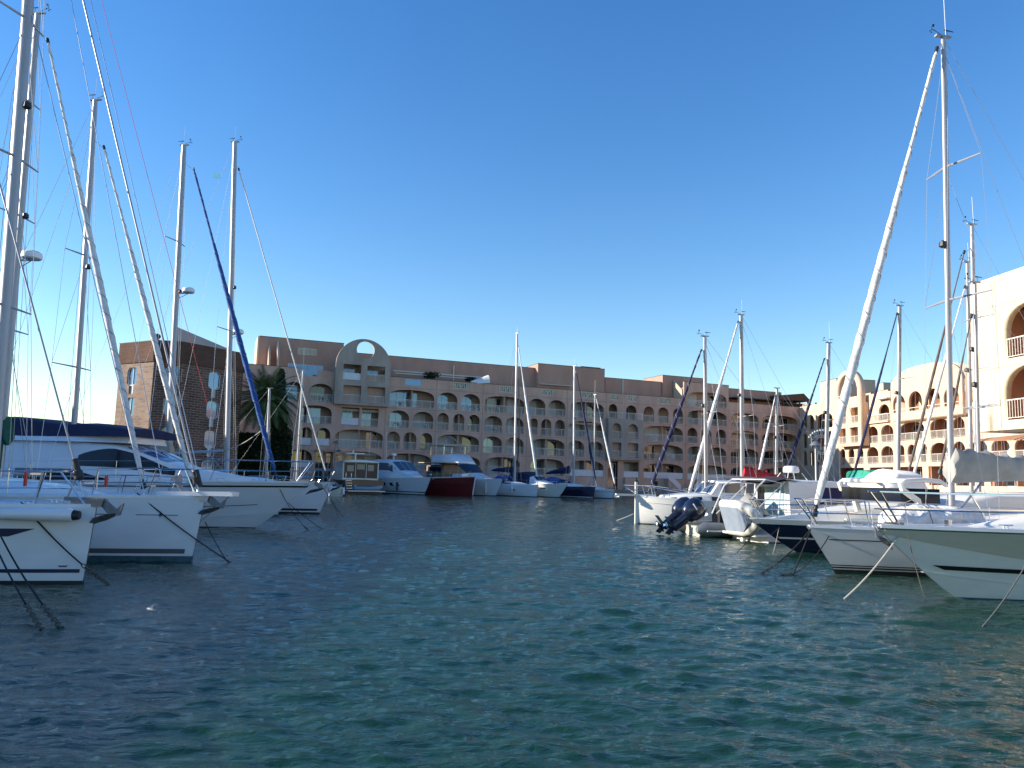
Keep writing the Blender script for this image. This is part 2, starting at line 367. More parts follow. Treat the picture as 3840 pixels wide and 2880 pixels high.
quay_poly = [(-26, -30), (-26, 52), (-32, 70), (-34, qy(-34)), (46, qy(46)), (45.5, 104), (30, 84), (24.5, 66), (22.5, -30), (260, -30), (260, 400), (-260, 400), (-260, -30)]
struct(MB().prism([(a, b) for a, b in quay_poly], -2.8, QZ, axis='z').build("quay", M['quay'], sharp=None))

# ================================================================ BUILDINGS
A0 = math.atan(0.39)
FM = Frame((-35.07, 99.07), A0)          # main facade
LV = lambda k: 2.85 + 2.95 * k           # floor levels
main = thing("apartment_building", "long pink apartment block with stacked arched loggias in shade behind the far quay", "building", FM.o, A0)
NRAIL = [0]
def railing(u0, u1, z, y, parent, solid=False, h=1.02, m=None, step=0.13, name="railing"):
    b = MB(); m = m or M['railw']
    if solid:
        b.box(u0, u1, y, y + 0.03, z + 0.06, z + h - 0.02)
        k = max(2, int((u1 - u0) / 0.3))
        for i in range(k + 1):
            u = u0 + (u1 - u0) * i / k; b.box(u - 0.012, u + 0.012, y - 0.012, y, z + 0.06, z + h)
        m = M['panelw']
    else:
        b.box(u0, u1, y - 0.02, y + 0.03, z + h - 0.05, z + h); b.box(u0, u1, y, y + 0.02, z + 0.10, z + 0.13)
        k = max(2, round((u1 - u0) / step))
        for i in range(k + 1):
            u = u0 + (u1 - u0) * i / k
            t = 0.028 if i % 9 == 0 or i == k else 0.011
            b.box(u - t, u + t, y - 0.003, y + 0.017, z + (0.0 if t > .02 else 0.13), z + h - 0.05)
    return b.build(name, m, parent, sharp=None)

def glazing(u0, u1, z0, z1, y, parent, kind, n=2):
    """a window or door part on the loggia's back wall with its panes as sub-parts"""
    fr = MB(); t = 0.05
    fr.box(u0, u1, y - 0.06, y, z1 - t, z1); fr.box(u0, u1, y - 0.06, y, z0, z0 + t)
    for i in range(n + 1):
        u = u0 + (u1 - u0) * i / n; a, b2 = max(u0, u - t / 2), min(u1, u + t / 2)
        if i == 0: b2 = u0 + t
        if i == n: a = u1 - t
        fr.box(a, b2, y - 0.06, y, z0 + t, z1 - t)
    o = fr.build("window" if kind != 'shut' else "shuttered_door", M['frame'], parent, sharp=None)
    g = MB(); w = (u1 - u0) / n
    mm = M['wglass'] if kind == 'blue' else (M['wdark'] if kind == 'dark' else M['shut'])
    for i in range(n): g.box(u0 + i * w + t / 2, u0 + (i + 1) * w - t / 2, y - 0.035, y - 0.015, z0 + t, z1 - t)
    if kind == 'mix':
        g.build("pane", M['wdark'], o, sharp=None)
    else: g.build("pane" if kind != 'shut' else "shutter", mm, o, sharp=None)
    return o

WT = 0.35; DEP = 1.9
random.seed(11)
def bays(frame, parent, rows, off=0.0, wall_th=WT, dep=DEP, solid_rows=(), top_gap=0.55, kinds=None, imat=None, fill=True):
    """rows: list of (level, px0, px1, style[, opts]); returns list of hole polygons and builds railings, glazing and posts"""
    holes = []
    for row in rows:
        k, p0, p1, st = row[:4]; opt = row[4] if len(row) > 4 else ''
        z = LV(k) if not isinstance(k, tuple) else k[0]
        top = z + 2.95 - top_gap if not isinstance(k, tuple) else k[1]
        u0 = frame.u(p0, z + 1.2, off); u1 = frame.u(p1, z + 1.2, off)
        if u1 < u0: u0, u1 = u1, u0
        holes.append(arch(u0, u1, z, top) if st == 'a' else rect(u0, u1, z, top))
        wdt = u1 - u0
        if 'n' not in opt:
            railing(u0 + 0.01, u1 - 0.01, z, off + 0.12, parent, solid=('w' in opt))
        yb = off + dep
        if 'p' in opt:
            um = (u0 + u1) / 2; MB().box(um - 0.12, um + 0.12, off + wall_th + 0.1, off + wall_th + 0.34, z, z + 2.9).build("post", M['st_int'], parent, sharp=None)
        kd = 'b' if 'b' in opt else random.choice(['shut', 'shut', 'shut', 'dark', 'blue', 'shut'])
        if kd == 'b': kd = 'blue'
        if 'd' in opt: kd = 'dark'
        if 's' in opt: kd = 'shut'
        gw = min(wdt * 0.62, 2.6); a = u0 + random.uniform(0.05, 0.35) * (wdt - gw) + 0.1
        if 'b' in opt and wdt > 4: a, gw = u0 + 0.4, wdt * 0.62
        glazing(a, a + gw, z + 0.02, z + 2.2, yb - 0.002, parent, kd, 1 if gw < 1.2 else (2 if gw < 2.8 else 4))
        if wdt > 5 and 'b' not in opt:
            glazing(u1 - 2.0, u1 - 0.5, z + 0.02, z + 2.2, yb - 0.002, parent, random.choice(['shut', 'dark']), 1)
        if 'h' in opt:                                   # half awning roll with scallops
            b = MB(); n = int(wdt / 0.22)
            b.box(u0, u1, off + 0.36, off + 0.9, top - 0.3, top - 0.2)
            for i in range(n):
                uu = u0 + (i + 0.15) * wdt / n; b.box(uu, uu + wdt / n * 0.6, off + 0.37, off + 0.39, top - 0.5, top - 0.3)
            b.build("scalloped_awning", M['awnc'], parent, sharp=None)
    return holes

rows_main = [
 # level 3
 (3, 952, 1016, 'a', 'b'), (3, 1066, 1139, 'a', 'b'), (3, 1160, 1248, 'a'),
 (3, 1460, 1629, 'a', 'b'), (3, 1641, 1716, 'a', 'b'), (3, 1730, 1801, 'a', 'b'), (3, 1818, 1967, 'a'),
 (3, 1983, 2046, 'a', 's'), (3, 2057, 2121, 'a'), (3, 2139, 2265, 'a'), (3, 2283, 2316, 'a', 'n'), (3, 2348, 2388, 'a', 'n'),
 (3, 2414, 2453, 'a'), (3, 2467, 2508, 'a', 's'), (3, 2524, 2562, 'a', 'd'), (3, 2578, 2725, 'a', 's'), (3, 2741, 2845, 'a', 'd'), (3, 2858, 2991, 'a', 'd'),
 # level 2
 (2, 950, 1060, 'a', 'd'), (2, 1120, 1244, 'a', 'b'), (2, 1281, 1347, 'r', 'bwh'), (2, 1356, 1419, 'r', 'bh'),
 (2, 1457, 1534, 'a'), (2, 1548, 1625, 'a'), (2, 1640, 1683, 'a'), (2, 1700, 1742, 'a', 's'), (2, 1755, 1799, 'a', 'd'), (2, 1816, 1883, 'a'), (2, 1896, 1964, 'a'),
 (2, 1989, 2017, 'a', 's'), (2, 2030, 2068, 'a', 's'), (2, 2081, 2119, 'a'), (2, 2131, 2262, 'a', 'h'),
 (2, 2414, 2562, 'a', 'ps'), (2, 2578, 2616, 'a', 's'), (2, 2629, 2669, 'a'), (2, 2686, 2724, 'a', 'd'), (2, 2741, 2845, 'a', 'dh'), (2, 2858, 2991, 'a', 'd'),
 # level 1
 (1, 1000, 1100, 'a', 'wd'), (1, 1127, 1169, 'a', 'wd'), (1, 1187, 1238, 'a', 'wd'), (1, 1257, 1436, 'a', 'p'), (1, 1451, 1499, 'a'), (1, 1514, 1561, 'a'), (1, 1576, 1621, 'a', 'd'),
 (1, 1639, 1796, 'a', 'p'), (1, 1812, 1883, 'a'), (1, 1896, 1964, 'a'), (1, 1989, 2117, 'a', 'p'), (1, 2131, 2191, 'a'), (1, 2204, 2262, 'a'),
 (1, 2414, 2562, 'a', 'pd'), (1, 2578, 2646, 'a'), (1, 2659, 2724, 'a'), (1, 2741, 2845, 'a', 'd'), (1, 2858, 2991, 'a', 'd'),
 # level 0
 (0, 1080, 1170, 'a', 'wd'), (0, 1252, 1432, 'a', 'h'), (0, 1447, 1618, 'a'), (0, 1634, 1800, 'a', 'd'), (0, 1820, 1950, 'a', 'p'), (0, 1989, 2115, 'a', 'p'), (0, 2137, 2263, 'a', 'pw'),
 (0, 2339, 2396, 'r', 'w'), (0, 2414, 2562, 'a', 'pw'), (0, 2578, 2725, 'a', 'pw'), (0, 2741, 2845, 'a', 'd'), (0, 2858, 2991, 'a', 'd'),
]
holes = bays(FM, main, rows_main)
# upper right loggia storey
UE = FM.u(3003, 10)                       # right end of facade
PZ = LV(4) + 1.1
u257, u273 = FM.u(2566, LV(4)), FM.u(2733, LV(4))
holes4 = bays(FM, main, [(4, 2578, 2725, 'a', 's')])
# parapet grilles (cream meander grilles in openings of the parapet)
gr_px = [(1520, 1581, 'g'), (1700, 1757, 'm'), (1872, 1925, 'm'), (2030, 2079, 'm'), (2179, 2230, 'm'), (2285, 2320, 'm'), (2352, 2391, 'm'), (2467, 2516, 'm')]
for p0, p1, kd in gr_px:
    u0, u1 = FM.u(p0, PZ - 0.5), FM.u(p1, PZ - 0.5); z0, z1 = PZ - 1.0, PZ - 0.12
    holes.append(rect(u0, u1, z0, z1))
    if kd == 'g':
        MB().box(u0 + .01, u1 - .01, 0.1, 0.13, z0, z1).build("glass_panel", M['wglass'], main, sharp=None); continue
    b = MB(); b.box(u0, u1, 0.06, 0.1, z0, z0 + 0.07); b.box(u0, u1, 0.06, 0.1, z1 - 0.07, z1)
    n = max(4, int((u1 - u0) / 0.30)); st = (u1 - u0) / n
    for i in range(n):
        u = u0 + i * st
        b.box(u, u + 0.07, 0.06, 0.1, z0 + 0.07, z1 - 0.07)
        if i % 2: b.box(u + 0.07, u + st - 0.02, 0.06, 0.1, z0 + 0.3, z0 + 0.37)
        else: b.box(u + 0.07, u + st - 0.02, 0.06, 0.1, z1 - 0.36, z1 - 0.29)
        if i % 3 == 0: b.box(u + 0.13, u + 0.18, 0.06, 0.1, z0 + 0.16, z1 - 0.2)
    b.box(u1 - 0.07, u1, 0.06, 0.1, z0, z1)
    b.build("parapet_grille", M['grille'], main, sharp=None)
uR = FM.u(2018, 10)
uend = FM.u(2733, LV(4))
# doorway on ground floor
holes.append(rect(FM.u(2280, 2), FM.u(2317, 2), QZ + 0.02, LV(1) - 0.5))
for p0, p1 in ((1180, 1212), (1216, 1246)): holes.append(rect(FM.u(p0, 2), FM.u(p1, 2), QZ + 0.02, LV(1) - 0.7))
for p0, p1 in ((2283, 2316), (2348, 2388)):
    pass
outline = [(0, QZ - 0.3), (UE, QZ - 0.3), (UE, PZ), (FM.u(2930, PZ), PZ), (u273, PZ), (u273, LV(5) + 0.9), (u257, LV(5) + 0.9), (u257, PZ), (FM.u(1465, PZ), PZ), (FM.u(1255, PZ), PZ), (FM.u(1196, PZ), PZ + 0.25), (FM.u(1190, PZ), PZ - 0.7), (FM.u(1130, PZ), PZ - 0.7), (FM.u(1120, PZ), PZ + 0.25), (0, PZ + 0.25)]
panel("wall", outline, holes + holes4, WT, M['st_pink'], main)
# coping of the parapet
b = MB()
for a, c, z in ((0, FM.u(1120, PZ), PZ + .25), (FM.u(1465, PZ), u257, PZ), (u257, u273, LV(5) + 0.9), (u273, UE, PZ)):
    b.box(a, c, -0.03, WT + 0.03, z + 0.002, z + 0.06)
b.build("coping", M['coping'], main, sharp=None)
b = MB()
for px_ in (1443, 1632, 1807, 1976, 2125, 2272, 2570):
    u = FM.u(px_, 9); b.box(u - .018, u + .018, -0.004, -0.001, QZ, PZ)
for k in (1, 2, 3, 4): b.box(FM.u(1465, LV(k)), UE, -0.004, -0.001, LV(k) - .30, LV(k) - .275)
b.build("render_joint", M['coping'], main, sharp=None)
# interior: back wall, slabs, partitions
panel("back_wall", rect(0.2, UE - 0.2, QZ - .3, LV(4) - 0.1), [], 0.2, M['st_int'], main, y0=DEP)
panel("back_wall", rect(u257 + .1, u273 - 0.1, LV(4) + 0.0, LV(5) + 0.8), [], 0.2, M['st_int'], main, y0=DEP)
for k in range(0, 5):
    MB().box(0.1, UE - 0.1, WT - 0.003, DEP + (3.0 if k == 4 else 0.0), LV(k) - 0.22, LV(k)).build("floor_slab", M['slab'], main, sharp=None)
MB().box(u257 + 0.05, u273 - 0.05, WT - 0.003, DEP + 3, LV(5) - 0.22, LV(5)).build("floor_slab", M['slab'], main, sharp=None)
for pxs in (940, 1030, 1150, 1252, 1443, 1541, 1632, 1721, 1807, 1890, 1976, 2050, 2125, 2198, 2272, 2334, 2403, 2570, 2624, 2733, 2851):
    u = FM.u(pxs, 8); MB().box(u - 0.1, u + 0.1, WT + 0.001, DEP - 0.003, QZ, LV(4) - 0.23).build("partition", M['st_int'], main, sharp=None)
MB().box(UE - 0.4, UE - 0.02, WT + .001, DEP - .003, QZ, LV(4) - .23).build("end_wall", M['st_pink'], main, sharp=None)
MB().box(0.02, 0.4, WT + .001, DEP + 12, QZ, PZ).build("end_wall", M['st_pink'], main, sharp=None)
# entrance porch of two dark doors at the ground floor, canopy above
MB().box(FM.u(1178, 2), FM.u(1248, 2), -0.9, -0.02, LV(1) - 0.75, LV(1) - 0.5).build("canopy", M['st_pink2'], main, sharp=None)
for p0, p1 in ((1180, 1212), (1216, 1246), (2282, 2316)):
    glazing(FM.u(p0, 2), FM.u(p1, 2), QZ + 0.02, LV(1) - 0.75, 0.75, main, 'dark', 2)
# vertical expansion joints / downpipes on the upper wall are set-back parts
SB = 3.3
def setback(p0, p1, z1, off=SB, z0=None, m='st_pink2', th=0.3, name="setback_wall"):
    z0 = LV(4) + 0.0 if z0 is None else z0
    u0 = FM.u(p0, z1, off); u1 = FM.u(p1, z1, off)
    b = MB().box(u0, u1, off, off + 6.0, z0, z1); o = b.build(name, M[m], main, sharp=None)
    MB().box(u0 - 0.03, u1 + 0.03, off - 0.04, off + 6.0, z1 + 0.002, z1 + 0.07).build("coping", M['coping'], main, sharp=None)
    return u0, u1
setback(975, 1290, 20.35); setback(1290, 2017, 19.15, off=SB + 0.01); setback(2018, 2268, 19.75, off=SB - 1.1); setback(2180, 2252, 20.1, off=SB + 0.3, name="roof_block")
setback(2270, 2484, 18.6); setback(2485, 2640, 19.75, off=SB - 0.3); setback(2640, 2733, 19.0, off=SB + .4); setback(2734, 2930, 18.5)
# left end, flank and slanted roof fins; sunlight put into their paler stucco
zt = 20.35
def fin(poly, y0, y1, name="roof_fin", m='st_peach'):
    MB().prism(poly, y0, y1, axis='x').build(name, M[m], main, sharp=None)
uA = FM.u(975, zt, SB)
MB().prism([(SB, LV(4)), (SB + 6, LV(4)), (SB + 6, zt), (SB - 0.0, zt)], uA - 0.25, uA - 0.02, axis='x').build("flank_wall", M['st_peach'], main, sharp=None)
for (px_, z_, dy) in ((1012, 18.3, 0.0), (1045, 19.0, 0)):
    u = FM.u(px_, z_, 1.5); fin([(0.5, PZ + 0.2), (SB - 0.01, PZ + 0.2), (SB - 0.01, z_ + 0.9), (0.9, z_ - 1.2 + dy)], u - 0.12, u + 0.12)
u = FM.u(2520, 18, 1.5)
fin([(0.4, PZ - 1.0), (SB - 0.5, PZ - 1.0), (SB - 0.5, 19.0), (0.4, 17.2)], FM.u(2562, 17, 0.4) - 0.25, FM.u(2562, 17, .4) - 0.02)
b = MB(); a_, c_ = FM.u(1118, 18.5, SB), FM.u(1186, 18.5, SB)
for i in range(15): b.box(a_ + (c_ - a_) * i / 14 - .04, a_ + (c_ - a_) * i / 14 + .04, SB - .06, SB - .01, 18.35, 19.15)
b.box(a_, c_, SB - .08, SB - .062, 18.3, 18.36); b.box(a_, c_, SB - .08, SB - .062, 19.12, 19.2); b.build("parapet_grille", M['grille'], main, sharp=None)
# terrace glazing and pergola beams along the set-back wall
glazing(FM.u(1080, 17, SB), FM.u(1212, 17, SB), LV(4) + 0.05, LV(4) + 2.3, SB - 0.003, main, 'blue', 4)
b = MB()
b.box(FM.u(1467, 17, SB), FM.u(1800, 17, SB), SB - 1.4, SB - 1.3, LV(4) + 2.2, LV(4) + 2.32); b.box(FM.u(1467, 17, SB), FM.u(1800, 17, SB), SB - 2.4, SB - 2.3, LV(4) + 1.75, LV(4) + 1.84)
b.build("terrace_awning", M['railw'], main, sharp=None)
for px_ in (1702, 2337): 
    u = FM.u(px_, 17.5, SB - .2); MB().box(u - 0.06, u + 0.06, SB - 0.12, SB - 0.02, LV(4), 18.5).build("downpipe", M['railw'], main, sharp=None)
MB().box(FM.u(2745, 16, 1), FM.u(2925, 16, 1), 0.4, SB - 0.01, LV(4) + 2.0, LV(4) + 2.1).build("terrace_awning", M['awn'], main, sharp=None)
MB().box(FM.u(2020, 17, SB - 1.1), FM.u(2140, 17, SB - 1.1), 1.5, 2.1, LV(4) + 1.9, LV(4) + 1.97).build("terrace_awning", M['railw'], main, sharp=None)

# grey round-headed portal frame, projecting, with a round hole
PO = -1.0
pu0, pu1 = FM.u(1256, 14, PO), FM.u(1462, 14, PO); pc = (pu0 + pu1) / 2; pr = (pu1 - pu0) / 2
zsp = 20.5 - pr
ph = []
for (p0, p1) in ((1287, 1354), (1377, 1444)):
    for z0, z1 in ((LV(3) + 0.1, LV(3) + 2.35), (LV(4) + 0.1, LV(4) + 2.25)):
        a, c = FM.u(p0, z0 + 1, PO), FM.u(p1, z0 + 1, PO); ph.append(rect(a, c, z0, z1)); railing(a + .01, c - .01, z0, PO + 0.14, main, solid=(p0 < 1300 and z0 > 13))
        glazing(a + 0.2, a + 2.0, z0, z0 + 1.9, 1.6, main, 'shut' if z0 < 13 else 'blue', 2)
uh, zh = FM.uz(1372, 1312, PO)
outer = [(pu0, LV(3) - 0.25), (pu1, LV(3) - 0.25)] + [(pc + pr * math.cos(math.pi * i / 28), zsp + pr * math.sin(math.pi * i / 28)) for i in range(29)]
circ = [(uh + 1.22 * math.cos(2 * math.pi * i / 28), zh + 1.22 * math.sin(2 * math.pi * i / 28)) for i in range(28)]
panel("portal_front", outer, ph + [circ], 0.5, M['st_grey'], main, y0=PO)
b = MB(); b.box(pu0 + .01, pu0 + 0.3, PO + 0.502, SB - 0.02, LV(3) - 0.24, zsp); b.box(pu1 - 0.3, pu1 - .01, PO + 0.502, SB - 0.02, LV(3) - 0.24, zsp)
b.box(pc - 0.15, pc + 0.15, PO + 0.502, 1.55, LV(3) - 0.24, LV(5))
b.build("portal_side", M['st_grey'], main, sharp=None)
b = MB()
for k in (3, 4, 5): b.box(pu0 + 0.31, pu1 - 0.31, PO + 0.503, 1.9, LV(k) - 0.16, LV(k) + 0.09)
b.box(pu0 + 0.31, pu1 - .31, 1.61, 1.7, LV(3), LV(5)); b.build("portal_floor", M['st_int'], main, sharp=None)
# second stone block with two arches over two squares
B2 = -0.8
v0, v1 = FM.u(2282, 9, B2), FM.u(2410, 9, B2)
bh = []
for (p0, p1) in ((2296, 2330), (2354, 2394)):
    for k, st in ((1, 'r'), (2, 'a')):
        a, c = FM.u(p0, LV(k) + 1, B2), FM.u(p1, LV(k) + 1, B2)
        bh.append(arch(a, c, LV(k) + 0.15, LV(k) + 2.35) if st == 'a' else rect(a, c, LV(k) + 0.15, LV(k) + 2.35)); railing(a, c, LV(k) + .15, B2 + 0.12, main, h=0.95)
        glazing(a + .05, c - .1, LV(k) + 0.15, LV(k) + 2.2, 1.5, main, 'dark', 1)
panel("bay_front", rect(v0, v1, LV(1) - 0.3, LV(3) + 0.1), bh, 0.4, M['st_grey'], main, y0=B2)
b = MB(); b.box(v0 + .01, v0 + 0.3, B2 + 0.402, -0.003, LV(1) - .29, LV(3) + .09); b.box(v1 - 0.3, v1 - .01, B2 + 0.402, -0.003, LV(1) - .29, LV(3) + .09)
for k in (1, 2, 3): b.box(v0 + 0.31, v1 - 0.31, B2 + 0.403, -0.003, LV(k) - 0.25, LV(k) + (0.14 if k < 3 else 0.08))
b.build("bay_side", M['st_grey'], main, sharp=None)
# loggias behind the bay need openings in the wall: dark recess panels
railing(v0, v1, LV(3) + 0.1, B2 + 0.05, main, h=1.0)
# ground terrace base, stairs and white stair panels on the quay side
for a_, c_, d_ in ((2137, 2264, .55), (2339, 2396, .4)): MB().box(FM.u(a_, 2), FM.u(c_, 2), -d_, -0.003, QZ - .3, LV(0)).build("terrace_base", M['st_pink'], main, sharp=None)
for (a, c) in ((2505, 2550), (2600, 2640)):
    ua, uc = FM.u(a, 2, -1), FM.u(c, 2, -1); flip = a > 2560
    b = MB()
    for i in range(8):
        t0, t1 = i / 8, (i + 1) / 8; zz = LV(0) - 1.75 * (t0 if not flip else 1 - t1)
        b.box(ua + (uc - ua) * t0, ua + (uc - ua) * t1, -1.2, -0.004, QZ - .2, zz)
    b.build("outdoor_stair", M['st_pink'], main, sharp=None)
    z0, z1 = (LV(0), LV(0) - 1.75) if not flip else (LV(0) - 1.75, LV(0))
    MB().prism([(ua, z0 - .1), (uc, z1 - .1), (uc, z1 + 0.9), (ua, z0 + 0.9)], -1.26, -1.21).build("stair_panel", M['panelw'], main, sharp=None)

# ---------------------------------------------------------------- sunlit wing on the right
FW = Frame((49.45, 132.0), math.atan2(-0.99, 0.129))
wing = thing("arcaded_wing", "sunlit peach wing of arched balconies ending in a big round-topped gable", "building", FW.o, FW.a)
def LW(k): return LV(k)
rows_w = [
 (3, 3012, 3026, 'a', 'dn'), (3, 3034, 3052, 'a', 'dn'), (3, 3062, 3122, 'a', 'dn'),
 (2, 3012, 3026, 'a', 'dn'), (2, 3034, 3052, 'a', 'dn'), (2, 3062, 3122, 'r', 'dn'),
 (1, 3012, 3026, 'a', 'dn'), (1, 3034, 3052, 'a', 'dn'), (1, 3062, 3110, 'a', 'dn'),
 (1, 3150, 3170, 'a', 'd'), (1, 3181, 3204, 'a', 'd'), (1, 3214, 3238, 'a', 'd'),
 (2, 3250, 3292, 'a', 's'), (2, 3302, 3350, 'a', 's'), (2, 3372, 3466, 'a', 'd'), (2, 3486, 3560, 'a', 'd'), (2, 3570, 3618, 'a', 'd'),
 (1, 3250, 3294, 'a', 'd'), (1, 3303, 3350, 'a', 'd'), (1, 3368, 3392, 'a', 'd'), (1, 3402, 3434, 'a', 'd'), (1, 3449, 3477, 'a', 'd'), (1, 3488, 3555, 'a', 'd'), (1, 3572, 3620, 'a', 'd'), (1, 3640, 3703, 'a', 'd'), (1, 3716, 3787, 'a', 's'), (1, 3803, 3880, 'a', 'd'),
 (3, 3294, 3335, 'a', 's'),
 (0, 3150, 3240, 'r', 'dn'), (0, 3260, 3350, 'r', 'dn'), (0, 3370, 3460, 'r', 'dn'), (0, 3480, 3560, 'r', 'dn'), (0, 3580, 3690, 'r', 'dn'), (0, 3710, 3860, 'r', 'dn'),
]
wh = bays(FW, wing, rows_w)
WE = FW.u(3960, 8); u3340 = FW.u(3338, 14); u3620 = FW.u(3622, 14)
wo = [(0, QZ - .3), (WE, QZ - .3), (WE, LV(3) + 1.0), (u3340, LV(3) + 1.0), (u3340, PZ + 0.05), (0, PZ + .05)]
panel("wall", wo, wh, WT, M['st_peach'], wing)
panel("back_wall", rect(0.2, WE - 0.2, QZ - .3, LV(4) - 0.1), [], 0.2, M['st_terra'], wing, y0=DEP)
for k in range(0, 5): MB().box(0.1, (WE - 0.1) if k < 4 else u3340, WT - 0.003, DEP + (4 if k == 4 else 0), LV(k) - 0.22, LV(k)).build("floor_slab", M['st_peach'], wing, sharp=None)
for pxs in (3056, 3128, 3244, 3297, 3360, 3478, 3565, 3630, 3709, 3795):
    u = FW.u(pxs, 8); MB().box(u - 0.1, u + 0.1, WT + 0.001, DEP - 0.003, QZ, LV(3) - 0.23).build("partition", M['st_terra'], wing, sharp=None)
MB().box(0.0, 0.09, WT + .001, DEP - .003, QZ, LV(4) - .23).build("end_wall", M['st_peach'], wing, sharp=None)
# round-topped gable volume with four tall arches
GO = -1.0
gu0, gu1 = FW.u(3341, 15, GO), FW.u(3606, 15, GO); gc = (gu0 + gu1) / 2; gr = (gu1 - gu0) / 2
gz0 = LV(3) - 0.35; gtop = FW.uz(3480, 1363, GO)[1]; gh = gtop - (LV(4) + 1.1)
gho = []
for p0, p1, pyt in ((3346, 3394, 1480), (3405, 3457, 1466), (3470, 3524, 1456), (3536, 3595, 1450)):
    a, c = FW.u(p0, 14, GO), FW.u(p1, 14, GO); zt_ = FW.uz((p0 + p1) / 2, pyt, GO)[1]
    gho.append(arch(a, c, LV(3) + 0.75, min(zt_, gtop - 1.2), rise=min((c - a) / 2, 1.4)))
    MB().box(a, c, GO + 0.1, GO + 0.16, LV(3) + 1.15, LV(3) + 1.22).build("railing", M['railw'], wing, sharp=None)
outer = [(gu0, gz0), (gu1, gz0)] + [(gc + gr * math.copysign(abs(math.cos(math.pi * i / 30)) ** 0.75, math.cos(math.pi * i / 30)), LV(4) + 1.1 + gh * math.sin(math.pi * i / 30) ** 0.9) for i in range(31)]
panel("gable_front", outer, gho, 0.4, M['st_peach'], wing, y0=GO)
gb = [(p[0], p[1]) for p in outer]
inner = [(gc + (p[0] - gc) * 0.95, gz0 + 0.15 + (p[1] - gz0) * 0.95) for p in outer]
panel("gable_shell", outer, [inner], 5.5, M['st_peach'], wing, y0=GO + 0.402)
panel("gable_back", inner, [], 0.2, M['st_terra'], wing, y0=GO + 2.9)
MB().box(FW.u(3440, 14, 1), FW.u(3478, 14, 1), 1.2, 1.6, LV(3), LV(3) + 2.9).build("inner_wall", M['st_peach'], wing, sharp=None)
# stirrup-shaped arch frame above a projecting block
SO = -1.3
s0, s1 = FW.u(3131, 14, SO), FW.u(3226, 14, SO); sc_ = (s0 + s1) / 2; sr = (s1 - s0) / 2
stop = FW.uz(3180, 1388, SO)[1]; sb = LV(2) - 0.35; szs = stop - 3.4
def hoop(sx, top, n=24): return [(sc_ + sx * math.cos(math.pi * i / n), szs + (top - szs) * math.sin(math.pi * i / n)) for i in range(n + 1)]
sh = [[(sc_ - sr * .8, LV(4) + 1.0), (sc_ + sr * .8, LV(4) + 1.0)] + hoop(sr * 0.8, stop - 0.55)]
for (p0, p1) in ((3141, 3172), (3185, 3218)):
    for k in (2, 3):
        a, c = FW.u(p0, LV(k) + 1, SO), FW.u(p1, LV(k) + 1, SO); sh.append(rect(a, c, LV(k) + 0.1, LV(k) + 2.4)); railing(a + .01, c - .01, LV(k) + .1, SO + 0.1, wing)
panel("arch_frame", [(s0, sb), (s1, sb)] + hoop(sr, stop), sh, 0.9, M['st_peach'], wing, y0=SO)
b = MB()
for k in (2, 3, 4): b.box(s0 + .02, s1 - .02, SO + 0.903, 1.8, LV(k) - 0.2, LV(k) + 0.09)
b.box(s0 + .01, s0 + .25, SO + 0.902, -0.003, sb, LV(4)); b.box(s1 - .25, s1 - .01, SO + 0.902, -0.003, sb, LV(4)); b.build("bay_side", M['st_peach'], wing, sharp=None)
MB().box(s0 + .1, s1 - .1, 0.4, 0.5, sb, LV(4)).build("inner_wall", M['st_terra'], wing, sharp=None)
# parapet railings on top and roof volumes behind
for p0, p1 in ((3010, 3045), (3075, 3120), (3142, 3218)): railing(FW.u(p0, PZ), FW.u(p1, PZ), PZ - 0.55, -0.02 if p0 < 3130 else SO + 0.02, wing, h=0.9)
def wv(p0, p1, z1, off, dep, m='st_peach', z0=None, name="roof_volume"):
    a, c = FW.u(p0, z1, off), FW.u(p1, z1, off); MB().box(a, c, off, off + dep, LV(4) if z0 is None else z0, z1).build(name, M[m], wing, sharp=None)
    MB().box(a - .04, c + .04, off - .04, off + dep, z1 + .002, z1 + .07).build("coping", M['coping'], wing, sharp=None)
wv(3075, 3136, FW.uz(3110, 1426, 4)[1], 4.0, 7, 'st_peach'); wv(3230, 3330, FW.uz(3280, 1470, 4)[1], 4.0, 6); wv(3296, 3312, FW.uz(3305, 1437, 6)[1], 6.0, 1.2, name="chimney")
a_, c_ = FW.u(3290, 13, -.5), FW.u(3337, 13, -.5); MB().box(a_, c_, -0.9, 0.3, LV(4) + 0.1, LV(4) + 0.2).build("canopy", M['railw'], wing, sharp=None)
u_ = FW.u(3246, 13); railing(u_, u3340 - .1, LV(3), -0.35, wing)
MB().box(u_, u3340 - .1, -0.4, -0.004, LV(3) - 0.2, LV(3) - 0.004).build("balcony_slab", M['st_peach'], wing, sharp=None)
# dark wooden penthouse at the inner corner
pent = thing("roof_pavilion", "dark wooden pergola pavilion on the roof where the two wings meet", "pavilion", FM.W(FM.u(2935, 18), 2, LV(4) + .002), A0)
pl = FM.u(3075, 18, 3) - FM.u(2935, 18)
b = MB(); b.prism([(0, 3.1), (pl * 0.6, 3.9), (pl * .75, 2.6), (0.2, 2.5)], 0.2, 5).build("roof", M['wood'], pent, sharp=None)
MB().box(0.3, pl, 0.4, 5, 1.9, 2.1).build("awning", M['awn'], pent, sharp=None)
b = MB()
for i in range(6): b.box(0.3 + i * pl / 6, 0.5 + i * pl / 6, 0.4, 0.6, 0, 2.5)
b.build("post", M['wood'], pent, sharp=None)
MB().box(0.4, pl - .4, 3.0, 5, 0, 2.3).build("wall", M['st_terra'], pent, sharp=None)
b = MB(); b.box(0.0, pl - 1, -1.2, -1.16, 0.2, 0.26); b.box(0.0, pl - 1, -1.2, -1.16, 1.0, 1.06)
for i in range(30): b.box(i * (pl - 1) / 30, i * (pl - 1) / 30 + .05, -1.2, -1.16, 0.26, 1.0)
